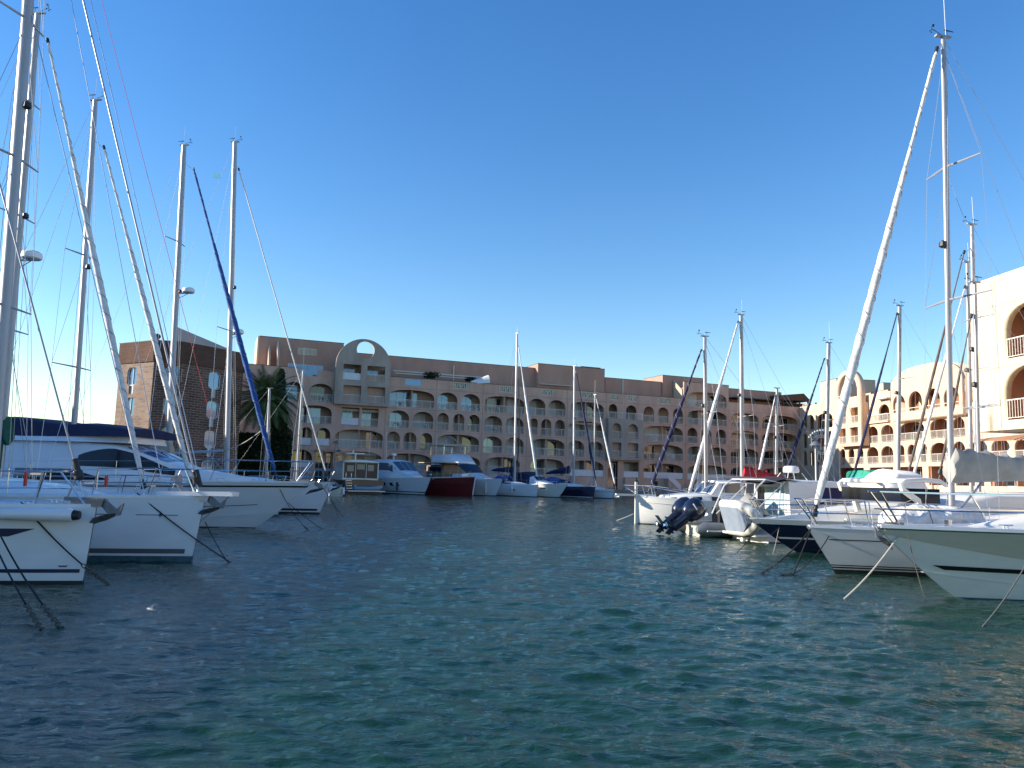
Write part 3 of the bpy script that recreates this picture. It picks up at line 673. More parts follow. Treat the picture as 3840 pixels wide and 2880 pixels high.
b.build("fence", M['grille'], pent, sharp=None)

# ---------------------------------------------------------------- cream building close on the right
FC = Frame((23.55, 39.2), FW.a)
cream = thing("cream_building", "cream rendered building with tall arched balconies overhanging the right quay", "building", FC.o, FC.a)
CL = lambda k: 5.55 + 2.95 * k
ctop = FC.uz(3655, 1062)[1]
cho = []
for k, (pa, pb) in ((1, (3766, 3960)), (0, (3775, 3975))):
    a = FC.u(3765, CL(k) + 1); c = a + 3.6
    for j in range(4):
        cho.append(arch(a + j * 5.4, c + j * 5.4, CL(k), CL(k) + 2.55, rise=1.45)); railing(a + j * 5.4 + .02, c + j * 5.4 - .02, CL(k), 0.12, cream, h=1.0, m=M['railw'], step=0.17)
        glazing(a + j * 5.4 + 1.3, a + j * 5.4 + 3.2, CL(k), CL(k) + 2.1, DEP - .003, cream, 'dark', 2)
CE = 30
panel("wall", rect(0, CE, 5.1, ctop), cho, 0.4, M['st_cream'], cream)
MB().box(0.001, 0.4, 0.402, 11, 5.1, ctop).build("end_wall", M['st_cream'], cream, sharp=None)
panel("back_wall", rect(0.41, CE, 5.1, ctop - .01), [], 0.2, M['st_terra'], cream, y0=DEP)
for z in (5.12, CL(1) - 0.25, ctop - 0.3): MB().box(0.41, CE - 0.1, 0.403, 11, z, z + 0.24).build("floor_slab", M['st_cream'], cream, sharp=None)
for j in range(4):
    MB().box(FC.u(3765, 7) - 0.5 + j * 5.4, FC.u(3765, 7) - 0.3 + j * 5.4, 0.401, DEP - .003, CL(0), CL(1) - .25).build("partition", M['st_terra'], cream, sharp=None)
    MB().box(FC.u(3765, 7) - 0.5 + j * 5.4, FC.u(3765, 7) - 0.3 + j * 5.4, 0.401, DEP - .003, CL(1), CL(1) + 2.65).build("partition", M['st_terra'], cream, sharp=None)
MB().box(9, CE, 1.0, 10.9, QZ - .2, 5.098).build("ground_floor", M['st_terra'], cream, sharp=None)
b = MB()
for u in (2, 5.5): b.box(u, u + .4, 6, 6.4, QZ - .2, 5.098)
b.build("pillar", M['st_cream'], cream, sharp=None)
# fine joints in the render
b = MB()
for u in (FC.u(3738, 10),): b.box(u - 0.012, u + 0.012, -0.006, -0.001, 5.2, ctop - .1)
for z in (CL(1) - 0.35, CL(1) + 2.72): b.box(0.1, FC.u(3765, 7) + 25, -0.006, -0.001, z - 0.01, z + 0.01)
b.build("render_joint", M['s_grey'], cream, sharp=None)
# terracotta awning and shop sign
u0 = FC.u(3672, 5.1)
aw = thing("terrace_awning", "terracotta cloth awning stretched under the cream building", "awning", FC.W(u0, 0, 0), FC.a)
MB().add([(0, 0, 4.75), (9, 0, 5.05), (9, -2.2, 4.3), (0.6, -0.4, 4.62), (0, 0, 4.71), (9, 0, 5.0), (9, -2.2, 4.26), (0.6, -0.4, 4.58)], [(0, 1, 2, 3), (7, 6, 5, 4), (0, 3, 7, 4), (3, 2, 6, 7), (0, 4, 5, 1), (1, 5, 6, 2)]).build("cloth", M['awno'], aw, sharp=None)
MB().tube([(0, 0, 4.73), (9, 0, 5.03)], 0.03).build("rod", M['railw'], aw)
us, zs = FC.uz(3722, 1752, 2.0)
sg = thing("shop_sign", "brown restaurant sign band with small teal capital letters", "sign", FC.W(us, 2.0, 0), FC.a)
MB().prism([(0, zs - .25), (8, zs - .6), (8, zs + 0.75), (2.0, zs + 0.35), (0, zs - .15)], 0, 0.15).build("board", M['st_terra'], sg, sharp=None)
fc = bpy.data.curves.new("letters", 'FONT'); fc.body = "BRASSERIE"; fc.size = 0.42; fc.extrude = 0.02
fo = bpy.data.objects.new("tmp", fc); COL.objects.link(fo); fm = bpy.data.meshes.new_from_object(fo); bpy.data.objects.remove(fo)
lo = bpy.data.objects.new("lettering", fm); COL.objects.link(lo); lo.parent = sg; fm.materials.clear(); fm.materials.append(M['teal'])
ul, zl = FC.uz(3792, 1740, 2.0); lo.location = (ul - us, -0.03, zl); lo.rotation_euler = (R(90), 0, 0)
for (z, h) in ((0, 0),): pass

# ---------------------------------------------------------------- brick tower
TL = lambda: None
tz0 = QZ - .3
P0 = (-38.9, 75.9); P1 = (-34.35, 73.4); P2 = (-32.0, 73.9); P3 = (-28.15, 80.3)
TH = 14.35
tower = thing("brick_tower", "polygonal red-brown brick tower with octagonal windows beside the palm", "building", (P1[0], P1[1], 0), 0)
def oct_(u, z, w, h, c): return [(u - w/2 + c, z), (u + w/2 - c, z), (u + w/2, z + c), (u + w/2, z + h - c), (u + w/2 - c, z + h), (u - w/2 + c, z + h), (u - w/2, z + h - c), (u - w/2, z + c)]
def face(pa, pb, wins, m, top=TH, mtop='bricks'):
    pa = Vector(pa); pb = Vector(pb); d = pb - pa; L = d.length; ang = math.atan2(d.y, d.x)
    fr = Frame(pa, ang)
    hs = []; gl = []
    for px_, zt in wins:
        u = fr.u(px_, zt)
        z = zt - 1.75; w = 1.45; c = 0.27
        # octagonal light above a narrow panel, one keyhole-shaped opening
        hs.append([(u - .32, z - 0.85), (u + .32, z - 0.85), (u + .32, z), (u + w/2 - c, z), (u + w/2, z + c), (u + w/2, zt - c), (u + w/2 - c, zt), (u - w/2 + c, zt), (u - w/2, zt - c), (u - w/2, z + c), (u - w/2 + c, z), (u - .32, z)])
        gl.append((u, z, zt))
    o = panel("brick_wall", rect(0, L, tz0, top - 2.0), hs, 0.26, M[m], tower, box_uv=True); o.location = (pa.x - P1[0], pa.y - P1[1], 0); o.rotation_euler = (0, 0, ang)
    o2 = panel("brick_band", rect(-0.08, L + 0.08, top - 2.0, top), [], 0.55, M[mtop], tower, y0=-0.12, box_uv=True); o2.location = o.location; o2.rotation_euler = o.rotation_euler
    c = MB().box(-0.12, L + 0.12, -0.16, 0.5, top + .002, top + 0.08).build("coping", M['coping'], tower, sharp=None); c.location = o.location; c.rotation_euler = o.rotation_euler
    for u, z, zt in gl:
        wn = MB(); wn.box(u - .76, u + .76, 0.20, 0.25, z - .9, zt + .05)
        g = wn.build("window", M['wglass'], tower, sharp=None); g.location = o.location; g.rotation_euler = o.rotation_euler
        # frame ring
        r1 = oct_(u, z - .02, 1.5, zt - z + .04, .28); r2 = oct_(u, z + .06, 1.32, zt - z - .1, .25)
        f = bpy.data.objects.new("frame", panel_mesh("frame", r1, [r2], 0.08, M['frame'], y0=0.10)); COL.objects.link(f); f.parent = g
        MB().box(u - 0.02, u + 0.02, 0.13, 0.197, z, zt).build("mullion", M['frame'], g, sharp=None)
        MB().box(u - 0.31, u + 0.31, 0.14, 0.197, z - .84, z - .05).build("lower_panel", M['shut'], g, sharp=None)
fzL = lambda n: TH - 2.45 - 2.95 * n
face(P0, P1, [(498, fzL(0)), (488, fzL(1)), (478, fzL(2))], 'brick_lit')
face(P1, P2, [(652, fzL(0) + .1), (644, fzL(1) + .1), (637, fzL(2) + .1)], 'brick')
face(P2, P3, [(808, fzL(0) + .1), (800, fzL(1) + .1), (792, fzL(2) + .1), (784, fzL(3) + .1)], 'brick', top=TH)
# body behind the faces
body = MB().prism([(P0[0] - P1[0] + .4, P0[1] - P1[1] + .9), (0.1, 0.8), (P2[0] - P1[0] - .3, P2[1] - P1[1] + .8), (P3[0] - P1[0] - .5, P3[1] - P1[1] + .3), (3, 14), (-6, 13)], tz0, TH - .3, axis='z').build("core", M['brick'], tower, sharp=None)
# lavender-grey sloping stair wall behind the tower top
fr = Frame((-36, 84), R(40)); a, z1 = fr.uz(655, 1222); c, z2 = fr.uz(858, 1308)
sw_ = thing("stair_wall", "pale grey sloping parapet wall rising behind the brick tower", "wall", fr.o, fr.a)
MB().prism([(a, 8), (c, 8), (c, z2), (a, z1)], 0, 0.3).build("panel", M['lav'], sw_, sharp=None)
# chimney cap on the tower roof
fr = Frame((P1[0] + 1, P1[1] + 2), 0); a, zc = fr.uz(589, 1262)
ch = thing("roof_vent", "small dark roof vent on top of the brick tower", "vent", fr.W(a, 0, 0), 0)
MB().lathe((0, 0, 0), [(0.22, TH - .3), (0.22, zc - .2), (0.34, zc - .1), (0.36, zc + .1), (0.2, zc + .25), (0.02, zc + .3)], 10).build("cowl", M['black'], ch)
# narrow pale wall fin between tower and block
fr = FM; u_, z_ = FM.uz(892, 1355)
# unseen blocks, placed and sized to shade the left and far boats
shade = thing("harbour_shade_block", "tall plain apartment block, unseen, placed on the left quay to shade the yachts", "building", (-44, 20, 0), 0)
MB().box(-14, 0, -60, 44, QZ - .3, 12.8).build("wall", M['st_pink'], shade, sharp=None)
MB().box(-14, 0.1, -60, 44, 12.802, 13.0).build("roof", M['coping'], shade, sharp=None)
rear = thing("rear_shade_block", "unseen pink block added behind the brick tower to shade the far row", "building", (-41.5, 84, 0), A0)
MB().box(0, 10.5, 0, 11, QZ - .3, 15.3).build("wall", M['st_pink'], rear, sharp=None)
MB().box(-.1, 10.6, -.1, 11.1, 15.302, 15.5).build("roof", M['coping'], rear, sharp=None)

# ---------------------------------------------------------------- plants
def leaves(pts_fn, n, size, m, name, parent, seed=1, up=0.3):
    rng = random.Random(seed); b = MB()
    for _ in range(n):
        p, nrm = pts_fn(rng)
        p = Vector(p); s = size * rng.uniform(0.6, 1.4)
        d = Vector((rng.gauss(0, 1), rng.gauss(0, 1), rng.gauss(0, 1) + up)).normalized(); e = d.orthogonal().normalized()
        e.rotate(Matrix.Rotation(rng.uniform(0, 6.28), 3, d))
        b.add([p - e * s * .35, p + d * s * .5 - e * s * .1, p + d * s, p + e * s * .35], [(0, 1, 2, 3)])
    me = bpy.data.meshes.new(name); me.from_pydata(b.v, [], b.f); me.materials.append(m)
    o = bpy.data.objects.new(name, me); COL.objects.link(o); o.parent = parent; return o
# cypress
fr = Frame((-26.5, 88), 0); u, _ = fr.uz(1042, 1600)
cy = thing("cypress", "tall narrow dark cypress standing against the pink facade beside the palm", "tree", fr.W(u, 0, QZ), 0)
ztop = fr.uz(1032, 1390)[1] - QZ
MB().tube([(0, 0, 0), (0, 0, ztop * .8)], [0.22, 0.05], 8).build("trunk", M['bark'], cy)
def cyp(rng):
    h = rng.random() ** 0.85; rad = 1.65 * (1 - h + .01) ** 0.66 * (0.9 + .10 * math.sin(h * 40 + 3)); a = rng.uniform(0, 6.28); r = rad * (0.55 + 0.45 * rng.random() ** .4)
    return (r * math.cos(a), r * math.sin(a), 0.3 + h * (ztop - .4)), None
leaves(cyp, 9000, 0.42, M['cyp'], "crown", cy, 5, up=2.2)
# palm
fr = Frame((-28, 82.5), 0); u, zc = fr.uz(1000, 1510)
pm = thing("palm_tree", "date palm with drooping fronds in front of the pink block", "tree", fr.W(u, 0, QZ), 0)
zc -= QZ
tr = [(0.25 * math.sin(i * .5), 0, i * zc / 10) for i in range(11)]
MB().tube(tr, [0.34 - 0.01 * i for i in range(11)], 10).build("trunk", M['bark'], pm)
b = MB(); rng = random.Random(4)
for i in range(80):
    az = i * 2.399; el = R(82 - 100 * (i / 84) ** 0.9); Lf = rng.uniform(4.0, 4.9)
    d = Vector((math.cos(az) * math.cos(el), math.sin(az) * math.cos(el), math.sin(el))); p = Vector((tr[-1][0], 0, zc)); prev = p
    side = d.cross(Vector((0, 0, 1))).normalized() if abs(d.z) < .98 else Vector((1, 0, 0)); pts = [p.copy()]
    for k in range(14):
        p = p + d * (Lf / 14); d = (d + Vector((0, 0, -0.115))).normalized(); pts.append(p.copy())
        if k > 1:
            ll = 0.78 * math.sin(math.pi * (k / 14) ** .8) + .12
            for sgn in (-1, 1):
                for q in (0, 0.5):
                    base = p - d * (Lf / 14) * q
                    tip = base + side * sgn * ll * 0.8 + d * ll * 0.5 + Vector((0, 0, -0.22 * ll))
                    b.add([base, base + d * 0.13, tip], [(0, 1, 2)])
    b.tube(pts, [0.035 * (1 - j / 16) for j in range(15)], 4)
me = bpy.data.meshes.new("fronds"); me.from_pydata(b.v, [], b.f); me.materials.append(M['palm']); o = bpy.data.objects.new("fronds", me); COL.objects.link(o); o.parent = pm
# hedge
fr = Frame((-26.5, 84), R(10)); a, z1 = fr.uz(880, 1630); c, _ = fr.uz(1085, 1650)
hd = thing("hedge", "tall dark clipped hedge along the quay below the palm", "hedge", fr.W(a, 0, QZ), R(10))
Lh = c - a; Hh = z1 - QZ
MB().box(0.2, Lh - .2, 0.25, 1.9, 0, Hh - .3).build("stems", M['bark'], hd, sharp=None)
def hed(rng):
    f = rng.random()
    if f < .6: return (rng.uniform(0, Lh), rng.uniform(0, .2), rng.uniform(0, Hh)), None
    if f < .85: return (rng.uniform(0, Lh), rng.uniform(0, 2.1), Hh + rng.uniform(-.35, .1) + .12 * math.sin(rng.random() * 9)), None
    return (rng.choice([0, Lh]) + rng.uniform(-.1, .1), rng.uniform(0, 2.1), rng.uniform(0, Hh)), None
leaves(hed, 9000, 0.32, M['hedge'], "foliage", hd, 9)
# rooftop terrace shrubs
for (px_, py_, r_, lab) in ((1618, 1408, 1.0, "dark round shrub on the roof terrace right of the portal"), (1762, 1423, 0.6, "low olive shrub on the roof terrace beside the white canopy")):
    u, z = FM.uz(px_, py_, 0.9)
    s_ = thing("terrace_shrub", lab, "shrub", FM.W(u, 0.9, LV(4)), 0)
    MB().lathe((0, 0, 0), [(0.2, 0), (0.3, 0.5), (0.28, 0.5)], 10).build("pot", M['st_terra'], s_)
    zz = z - LV(4)
    leaves(lambda rng: ((r_ * rng.gauss(0, .5), r_ * .5 * rng.gauss(0, .6), zz + r_ * .35 * rng.gauss(0, .6)), None), 500, 0.28, M['hedge'], "foliage", s_, 3)
# white dome canopy on roof terrace
u, z = FM.uz(1765, 1435, 0.5)
dc = thing("terrace_canopy", "white curved canopy shell catching sun on the roof terrace", "canopy", FM.W(u, 0.5, LV(4)), A0)
b = MB(); rings = []
for i in range(7):
    t = i / 6; rr = 0.35 + 0.75 * t; rings.append([(t * 2.6, rr * math.cos(math.pi * j / 8) * .9, 1.0 + .2 * t + rr * 1.15 * math.sin(math.pi * j / 8)) for j in range(9)] + [(t * 2.6, rr * math.cos(math.pi * j / 8) * .82, .95 + .2 * t + rr * 1.05 * math.sin(math.pi * j / 8)) for j in range(8, -1, -1)])
b.loft(rings); b.build("shell", M['c_white'], dc)
b = MB()
for x in (0.1, 2.5):
    for y in (-.3, .3): b.cyl((x, y, 0), (x, y, 1.1), 0.03, 6)
b.build("stand", M['railw'], dc)
# ================================================================ BOATS
class Boat:
    """stem waterline point at the origin, bow towards local +x"""
    def __init__(s, name, label, cat, pos, head, L, B, fb, fs=None, over=0.3, ro=1.0, q=0.8, pe=2.0, pw=1.6, kw=0.86, tm=0.58, tw=0.8, tr=0.0, hull='gel', deck='deck', foul='foul_blue', group=None, draft=0.45, camber=0.05, sheerp=1.6, foul_h=0.09):
        s.fr = Frame(pos, head); s.L, s.B, s.fb, s.fs = L, B, fb, fs or fb * 0.82
        s.over, s.ro, s.q, s.pe, s.pw, s.kw, s.tm, s.tw, s.tr, s.sp = over, ro, q, pe, pw, kw, tm, tw, tr, sheerp
        s.root = thing(name, label, cat, (pos[0], pos[1], 0), head, group)
        lv = [(-1, 1.0), (-1, .8), (-1, .5), (-1, .22)] ; T = [0, .004, .012, .03, .06, .1, .15, .21, .28, .36, .45, .55, .65, .75, .85, .94, 1.0]
        rings = []
        V = [0, .12, .28, .45, .62, .8, 1.0]
        for t in T:
            r = []
            for sd in (1, -1):
                col = []
                for _, wv_ in lv: col.append((s.X(t, 0) - wv_ * draft * (1 if t < .1 else .3), sd * s.bw(t) * math.sqrt(1 - wv_ ** 2), -wv_ * draft))
                for v in V: col.append((s.X(t, v), sd * s.half(t, v), v * s.sheer(t)))
                r += col if sd == 1 else col[::-1]
            rings.append(r)
        b = MB(); n = len(rings[0]); vs = [p for r in rings for p in r]; fs_ = []
        for i in range(len(rings) - 1):
            for j in range(n):
                if j == n // 2 - 1: continue
                a = i * n + j; c = i * n + (j + 1) % n; fs_.append((a, c, c + n, a + n))
        k = (len(rings) - 1) * n; fs_.append(tuple(range(k, k + n)))
        b.add(vs, fs_); s.hull = b.build("hull", M[hull], s.root, sharp=50)
        # deck
        b = MB(); rg = []
        for t in T[1:]:
            h = s.half(t, 1) - 0.03; z = s.sheer(t)
            rg.append([(s.X(t, 1) - (.02 if t < .01 else 0), h * c, z - 0.012 + camber * h * (1 - c * c)) for c in (-1, -.7, -.35, 0, .35, .7, 1)])
        b.loft(rg, closed=False); s.deckm = b.build("deck", M[deck], s.root)
        b = MB()                                        # toe rail, one continuous strip round the bow
        for sd in (1, -1):
            rr = []
            for t in T[1:]:
                h = s.half(t, 1); z = s.sheer(t); x = s.X(t, 1)
                rr.append([(x, sd * (h + .008), z - .03), (x, sd * (h + .008), z + .035), (x, sd * (h - .035), z + .035), (x, sd * (h - .035), z - .03)])
            b.loft(rr)
        b.build("toe_rail", M['gel' if hull != 'gel' else 'deck'], s.root)
        if foul: s.band(-0.10, foul_h, foul)
    def sheer(s, t): return s.fs + (s.fb - s.fs) * (1 - t) ** s.sp
    def prof(s, t, p, tw):
        if t < s.tm: return s.B / 2 * (1 - (1 - t / s.tm) ** p)
        q = (t - s.tm) / (1 - s.tm); return s.B / 2 * (1 - (1 - tw) * q * q)
    def bd(s, t): return s.prof(t, s.pe, s.tw)
    def bw(s, t): return s.kw * s.prof(t, s.pw, s.tw * .96)
    def half(s, t, v):
        v = max(0, v); a, b = s.bw(t), s.bd(t)
        return 0.012 + a + (b - a) * v ** s.q
    def X(s, t, v): v = max(v, 0); return -t * s.L + s.over * v ** s.ro * (1 - t) ** 5 + s.tr * v * t ** 8
    def sp_(s, t, z, sd, o=0.006):
        v = z / s.sheer(t); return (s.X(t, v) + (o if t < .01 else 0), sd * (s.half(t, v) + o), z)
    def band(s, z0, z1, m, t0=0.0, t1=1.0, name="stripe", sides=(1, -1), slant=0.0, o=0.006, nz=2, taper=False):
        f0 = z0 if callable(z0) else (lambda t: z0); f1 = z1 if callable(z1) else (lambda t: z1)
        if 'foul' in m: name = "bottom_paint"
        for sd in sides:
            b = MB(); rg = []; n = 34
            for i in range(n + 1):
                tt = (i / n) ** 1.6; row = []
                for j in range(nz + 1):
                    e = t0 + slant * (j / nz); t = e + (t1 - e) * tt
                    za = f0(t) + (f1(t) - f0(t)) * j / nz
                    if taper: za = f0(t) + (f1(t) - f0(t)) * j / nz * min(1, tt * 6)
                    row.append(s.sp_(t, za, sd, o))
                rg.append(row)
            b.loft(rg, closed=False); me = b.build(name, M[m], s.root)
    def patch(s, pts, m, name="hull_window", sides=(-1, 1), o=0.012):
        for sd in sides:
            b = MB(); b.add([s.sp_(t, z, sd, o) for t, z in pts], [tuple(range(len(pts)))]); b.build(name, M[m], s.root, sharp=None)
    def tx(s, x): return max(0.0, min(1.0, -x / s.L))
    def dz(s, x, y=None):
        return s.sheer(s.tx(x))
    def edge(s, x, inset=0.1): t = s.tx(min(x, -0.02)); return max(0.02, s.half(t, 1) - inset)
    def uz(s, px, py, off=0.0): return s.fr.uz(px, py, off)
    # --- deck fittings
    def pulpit(s, xa=-1.3, h=0.62, m='steel', r=0.016, open_=False, mid=True, tip=0.12):
        xb = s.over + tip; b = MB(); ya = s.edge(xa, .06); za = s.dz(xa)
        zt = s.fb + h
        P = [(xa - .1, ya, za), (xa, ya, za + h), (xa * .45, s.edge(xa * .45, -.02) + .05, zt)]
        arc = [(xb - .10, .16, zt), (xb, 0, zt + .01), (xb - .10, -.16, zt)]
        b.tube(P + arc + [(x, -y, z) for x, y, z in P[::-1]], r, 6)
        if mid: b.tube([(xa, ya, za + h * .5), (xa * .45, s.edge(xa * .45, -.02) + .03, s.fb + h * .5), (xb - .2, .12, s.fb + h * .5), (xb - .2, -.12, s.fb + h * .5), (xa * .45, -s.edge(xa * .45, -.02) - .03, s.fb + h * .5), (xa, -ya, za + h * .5)], r * .8, 6)
        for sd in (1, -1):
            b.cyl((xa * .5, sd * s.edge(xa * .5, .05), s.dz(xa * .5)), (xa * .38, sd * (s.edge(xa * .45, -.02) + .04), zt), r, 6)
            b.cyl((s.over * .8 - .15, sd * .06, s.fb), (xb - .12, sd * .15, zt), r, 6)
        b.build("pulpit", M[m], s.root)
    def lifelines(s, xa=-1.3, xe=None, h=0.60, n=5, wires=2, m='steel'):
        xe = xe or -s.L * .97
        for sd in (1, -1):
            tops = []
            for i in range(n + 1):
                x = xa + (xe - xa) * i / n; y = sd * s.edge(x, .05); z = s.dz(x); tops.append((x, y, z + h))
                if i: MB().cyl((x, y, z - .01), (x, y, z + h), 0.013, 6).build("stanchion", M[m], s.root)
            for k in range(wires):
                f = 1 - k * .5; MB().tube([(x, y, z - h * (1 - f)) for x, y, z in tops], 0.0055, 4).build("lifeline", M['wire'], s.root)
    def pushpit(s, h=0.62):
        x = -s.L + .1; y = s.edge(x, .08); z = s.dz(x); b = MB()
        b.tube([(x + 1.2, y, z), (x + 1.1, y, z + h), (x, y, z + h), (x - .02, -y, z + h), (x + 1.1, -y, z + h), (x + 1.2, -y, z)], .016, 6)
        for sd in (1, -1): b.cyl((x, sd * y, z), (x, sd * y, z + h), .014, 6)
        b.build("pushpit", M['steel'], s.root)
    def anchor(s, size=1.0, z=None, x=None, roller=True):
        x = s.over + .02 if x is None else x; z = s.fb - .02 if z is None else z; k = size
        b = MB()
        b.prism([(x - .75 * k, z + .10), (x + .12 * k, z + .10), (x + .42 * k, z - .10), (x + .50 * k, z - .02), (x + .56 * k, z + .02), (x + .5 * k, z - .2), (x + .28 * k, z - .22), (x + .05 * k, z - .02), (x - .75 * k, z + .04)], -.018, .018)
        b.build("anchor_shank", M['galv'], s.root, sharp=None)
        b = MB()
        b.loft([[(x + .42 * k, -.02, z - .16), (x + .42 * k, .02, z - .16), (x + .40 * k, 0, z - .22)], [(x + .22 * k, -.17 * k, z - .20), (x + .22 * k, .17 * k, z - .20), (x + .2 * k, 0, z - .30)], [(x - .02 * k, -.10 * k, z - .26), (x - .02 * k, .10 * k, z - .26), (x - .02, 0, z - .36)], [(x - .22 * k, -.01, z - .42), (x - .22 * k, .01, z - .42), (x - .22 * k, 0, z - .43)]])
        b.build("anchor_fluke", M['galv'], s.root)
        if roller:
            b = MB()
            for sd in (1, -1): b.prism([(x - .5, z - .06), (x + .1, z - .06), (x + .14, z + .08), (x - .5, z + .03)], sd * .045, sd * .06)
            b.cyl((x + .06, -.045, z - .01), (x + .06, .045, z - .01), .035, 8); b.build("bow_roller", M['steel'], s.root)
    def cleats(s, xs=(-.9,)):
        for x in xs:
            for sd in (1, -1):
                y = sd * s.edge(x, .16); z = s.dz(x) + .02
                b = MB(); b.cyl((x - .16, y, z + .06), (x + .16, y, z + .06), .015, 6); b.cyl((x - .05, y, z - .02), (x - .05, y, z + .06), .014, 6); b.cyl((x + .05, y, z - .02), (x + .05, y, z + .06), .014, 6)
                b.build("cleat", M['steel'], s.root)
    def hatch(s, x, y=0, w=.5, z=None, m='hatch'):
        z = s.dz(x) + .06 if z is None else z
        o = MB().box(x - w/2, x + w/2, y - w/2, y + w/2, z, z + .05).build("deck_hatch", M['steel'], s.root)
        MB().box(x - w/2 + .04, x + w/2 - .04, y - w/2 + .04, y + w/2 - .04, z + .052, z + .06).build("hatch_glass", M[m], o, sharp=None)
    # --- superstructure
    def cabin(s, st, m='gel', name="coachroof", crown=.06, sh=.72, nround=3):
        """st: list of (x, half_bottom, half_top, z0, z1)"""
        rings = []
        for x, wb, wt, z0, z1 in st:
            h = z1 - z0; r = min(.14, h * .35, wt * .5); row = [(x, -wb, z0)]
            for i in range(nround + 1):
                a = math.pi / 2 * i / nround; row.append((x, -wt - (wb - wt) * .12 + r * (1 - math.cos(a)) , z1 - r + r * math.sin(a)))
            row.append((x, -wt * .45, z1 + crown * wt * .8)); row.append((x, 0, z1 + crown * wt))
            full = row + [(a, -b, c) for a, b, c in row[-2::-1]]
            rings.append(full)
        b = MB(); b.loft(rings); o = b.build(name, M[m], s.root, sharp=42)
        return o
    def cside(s, st, x, v, sd, o=.014):
        for a, c in zip(st[:-1], st[1:]):
            if min(a[0], c[0]) - 1e-6 <= x <= max(a[0], c[0]) + 1e-6:
                f = (x - a[0]) / (c[0] - a[0] or 1); q = [a[i] + (c[i] - a[i]) * f for i in range(5)]
                z = q[3] + (q[4] - q[3]) * v; y = q[1] + (q[2] - q[1]) * v + (q[1] - q[2]) * .12 * v
                return (x, sd * (y + o), z)
        return (x, sd * st[0][1], st[0][3])
    def cwin(s, st, x0, x1, v0, v1, m='glass', name="side_window", sides=(1, -1), sl0=0.0, sl1=0.0, n=8, parent=None, top=None):
        """side window strip; sl0/sl1 slant its two ends; top(f) scales the height along it"""
        for sd in sides:
            rg = []
            for i in range(n + 1):
                f = i / n; row = []
                for v, e0, e1 in ((v0, 0, 0), (v1, sl0, sl1)):
                    vv = v if (v == v0 or not top) else v0 + (v1 - v0) * top(f)
                    row.append(s.cside(st, (x0 + e0) + (x1 + e1 - x0 - e0) * f, vv, sd))
                rg.append(row)
            b = MB(); b.loft(rg, closed=False); b.build(name, M[m], parent or s.root)
    def screen(s, a, c, m='glass', f0=.1, f1=.9, w=.88, name="windscreen", bars=2, o=.015):
        """windscreen laid on the sloping front between stations a (low, forward) and c (high, aft)"""
        d = Vector((c[0] - a[0], 0, c[4] - a[4])).normalized(); nrm = Vector((-d.z, 0, d.x)); 
        if nrm.z < 0: nrm = -nrm
        rg = []
        for f in (f0, (f0 + f1) / 2, f1):
            x = a[0] + (c[0] - a[0]) * f; z = a[4] + (c[4] - a[4]) * f; wt = (a[2] + (c[2] - a[2]) * f)
            rg.append([tuple(Vector((x, wt * w * k, z + .06 * wt * (1 - (k * w) ** 2 * 1.0))) + nrm * o) for k in (-1, -.5, 0, .5, 1)])
        b = MB(); b.loft(rg, closed=False); g = b.build(name, M[m], s.root)
        for i in range(1, bars + 1):
            k = -1 + 2 * i / (bars + 1); P = []
            for f in (f0, f1):
                x = a[0] + (c[0] - a[0]) * f; z = a[4] + (c[4] - a[4]) * f; wt = (a[2] + (c[2] - a[2]) * f)
                P.append(Vector((x, wt * w * k, z + .06 * wt * (1 - (k * w) ** 2))) + nrm * (o + .01))
            MB().tube(P, .018, 4).build("mullion", M['gel'], g)
        return g
    # --- rig
    def rig(s, base, head, r=.085, sail=None, sail_top=None, sail_foot=None, sm='sail', sr=.075, spreaders=((.42, .85), (.7, .62)), boom=None, cover=None, cover_h=.45, radar=None, gear=True, antenna=.9, thin=.0055, backstay=True, mast_m='alu', lights=True, inner=False, sweep=.12, chain=.88, drum=True, foil=False, boom_len=None, hal=True, cover_sag=0.15, bname="sail_cover"):
        """base, head, sail points given as local (x, z)"""
        bx, bz = base; hx, hz = head; R_ = s.root
        P = lambda f, y=0.0: (bx + (hx - bx) * f, y, bz + (hz - bz) * f)
        bot = P(0)
        b = MB(); b.tube([P(0), P(.5), P(.96), P(1)], [r, r, r * .92, r * .85], 10, squash=.72)
        mo = b.build("mast", M[mast_m], R_, sharp=60)
        MB().box(hx - .22, hx + .26, -.05, .05, hz, hz + .05).build("masthead_fitting", M['alud'], mo, sharp=None)
        ch = bx - .25; yy = s.edge(ch, .12) * chain; zc = s.dz(ch)
        tips = {}
        for f, hw in spreaders:
            p = Vector(P(f))
            for sd in (1, -1):
                tip = p + Vector((-hw * sweep * 2, sd * hw, .03)); tips[(f, sd)] = tip
                MB().tube([p, tip], [.035, .02], 6).build("spreader", M[mast_m], R_)
        fs_ = sorted(f for f, _ in spreaders)
        for sd in (1, -1):
            pts = [(ch, sd * yy, zc)] + [tips[(f, sd)] for f in fs_] + [P(.97)]
            MB().tube(pts, thin, 4).build("shroud", M['wire'], R_)
            if fs_:
                MB().tube([(ch + .15, sd * (yy - .06), zc), P(fs_[0] - .01)], thin, 4).build("shroud", M['wire'], R_)
                for a_, c_ in zip(fs_[:-1], fs_[1:]): MB().tube([tips[(a_, sd)], P(c_ - .01)], thin, 4).build("shroud", M['wire'], R_)
        if backstay: MB().tube([P(1), (-s.L * .98, 0, s.fs)], thin, 4).build("backstay", M['wire'], R_)
        if hal:
            MB().tube([P(.9, 0.12), (bx + .3, .15, bz)], thin, 4).build("halyard", M['rope_w'], R_)
            MB().tube([P(.98, -.1), (bx - .15, -.2, bz)], thin, 4).build("halyard", M['rope_w'], R_)
        top = Vector((sail_top[0], 0, sail_top[1])) if sail_top else Vector(P(.97)); 
